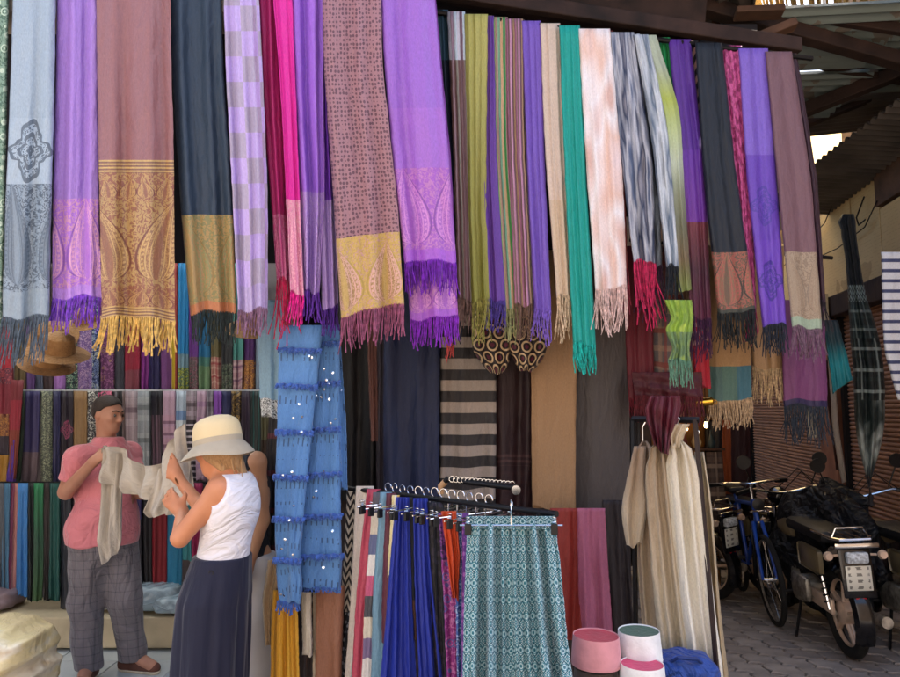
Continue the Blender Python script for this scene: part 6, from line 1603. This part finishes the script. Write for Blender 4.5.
# bicycle
bk = empty('bicycle', (2.44, 5.35, 0), 'blue bicycle leaning in front of the dark mopeds, front wheel toward the camera', 'bicycle')
blue = solid('blue_enamel', '#1c4bb0', .3, coat=.4, var=.1)
for y in (0, 1.02):
    wh_ = MB().torus((0, y, .33), .31, .02, 'x', 48, 10).build('wheel', tyre_m, bk, True)
    MB().torus((0, y, .33), .288, .009, 'x', 44, 6).build('rim', engm, wh_, True)
    g = MB()
    for k in range(28):
        a = k * 2 * math.pi / 28; g.tube([(.02 * (-1) ** k, y + .02 * math.cos(a + .5), .33 + .02 * math.sin(a + .5)), (0, y + .285 * math.cos(a), .33 + .285 * math.sin(a))], .0013, 3)
    g.build('spokes', chrome, wh_); MB().tube([(-.045, y, .33), (.045, y, .33)], .016, 10).build('hub', chrome, wh_, True)
for s_ in (-1, 1):
    MB().tube([(.05 * s_, 0, .33), (.045 * s_, .06, .55), (.03 * s_, .14, .74)], [.011, .014, .015], 8).build('fork_blade', blue, bk, True)
    MB().tube([(.05 * s_, 1.02, .33), (.02 * s_, .62, .32)], .009, 6).build('chain_stay', blue, bk, True)
    MB().tube([(.05 * s_, 1.02, .33), (.02 * s_, .74, .80)], .008, 6).build('seat_stay', blue, bk, True)
    MB().tube([(.2 * s_, .22, 1.03), (.3 * s_, .3, 1.02)], .016, 8).build('grip', blackp, bk, True)
    MB().box((.09 * s_, .60 + .1 * s_, .3 - .1 * s_), (.08, .06, .02), bev=.004).build('pedal', blackp, bk)
MB().tube([(0, .14, .74), (0, .19, .90)], .02, 10).build('head_tube', blue, bk, True)
MB().tube([(0, .15, .78), (0, .62, .32)], .018, 10).build('down_tube', blue, bk, True)
MB().tube([(0, .18, .87), (0, .74, .82)], .015, 10).build('top_tube', blue, bk, True)
MB().tube([(0, .62, .32), (0, .76, .88)], .016, 10).build('seat_tube', blue, bk, True)
MB().tube([(0, .19, .9), (0, .21, 1.0), (0, .15, 1.03)], .012, 8).build('stem', chrome, bk, True)
MB().tube([(-.28, .3, 1.02), (-.18, .18, 1.04), (0, .14, 1.03), (.18, .18, 1.04), (.28, .3, 1.02)], .010, 8).build('handlebar', chrome, bk, True)
MB().box((0, .79, .92), (.14, .25, .05), bev=.02).build('saddle', seat_m, bk)
MB().torus((0, .62, .32), .08, .005, 'x', 28, 6).build('chainring', chrome, bk, True)
MB().tube([(.06, .62, .32), (.08, .70, .17)], .009, 6).build('crank', chrome, bk, True); MB().tube([(-.06, .62, .32), (-.08, .54, .47)], .009, 6).build('crank', chrome, bk, True)
MB().tube([(-.03, -.02, .84), (-.05, .03, .84), (-.05, .12, .82), (.05, .12, .82), (.05, .03, .84), (.03, -.02, .84)], .006, 6).build('front_carrier', chrome, bk, True)
MB().lathe([(.001, -.03), (.035, -.02), (.045, .02), (.001, .03)], (0, .06, .88), 16, Matrix.Rotation(math.pi / 2, 4, 'X')).build('lamp', blackp, bk, True)
bk.rotation_euler = (0, -.09, -.16)
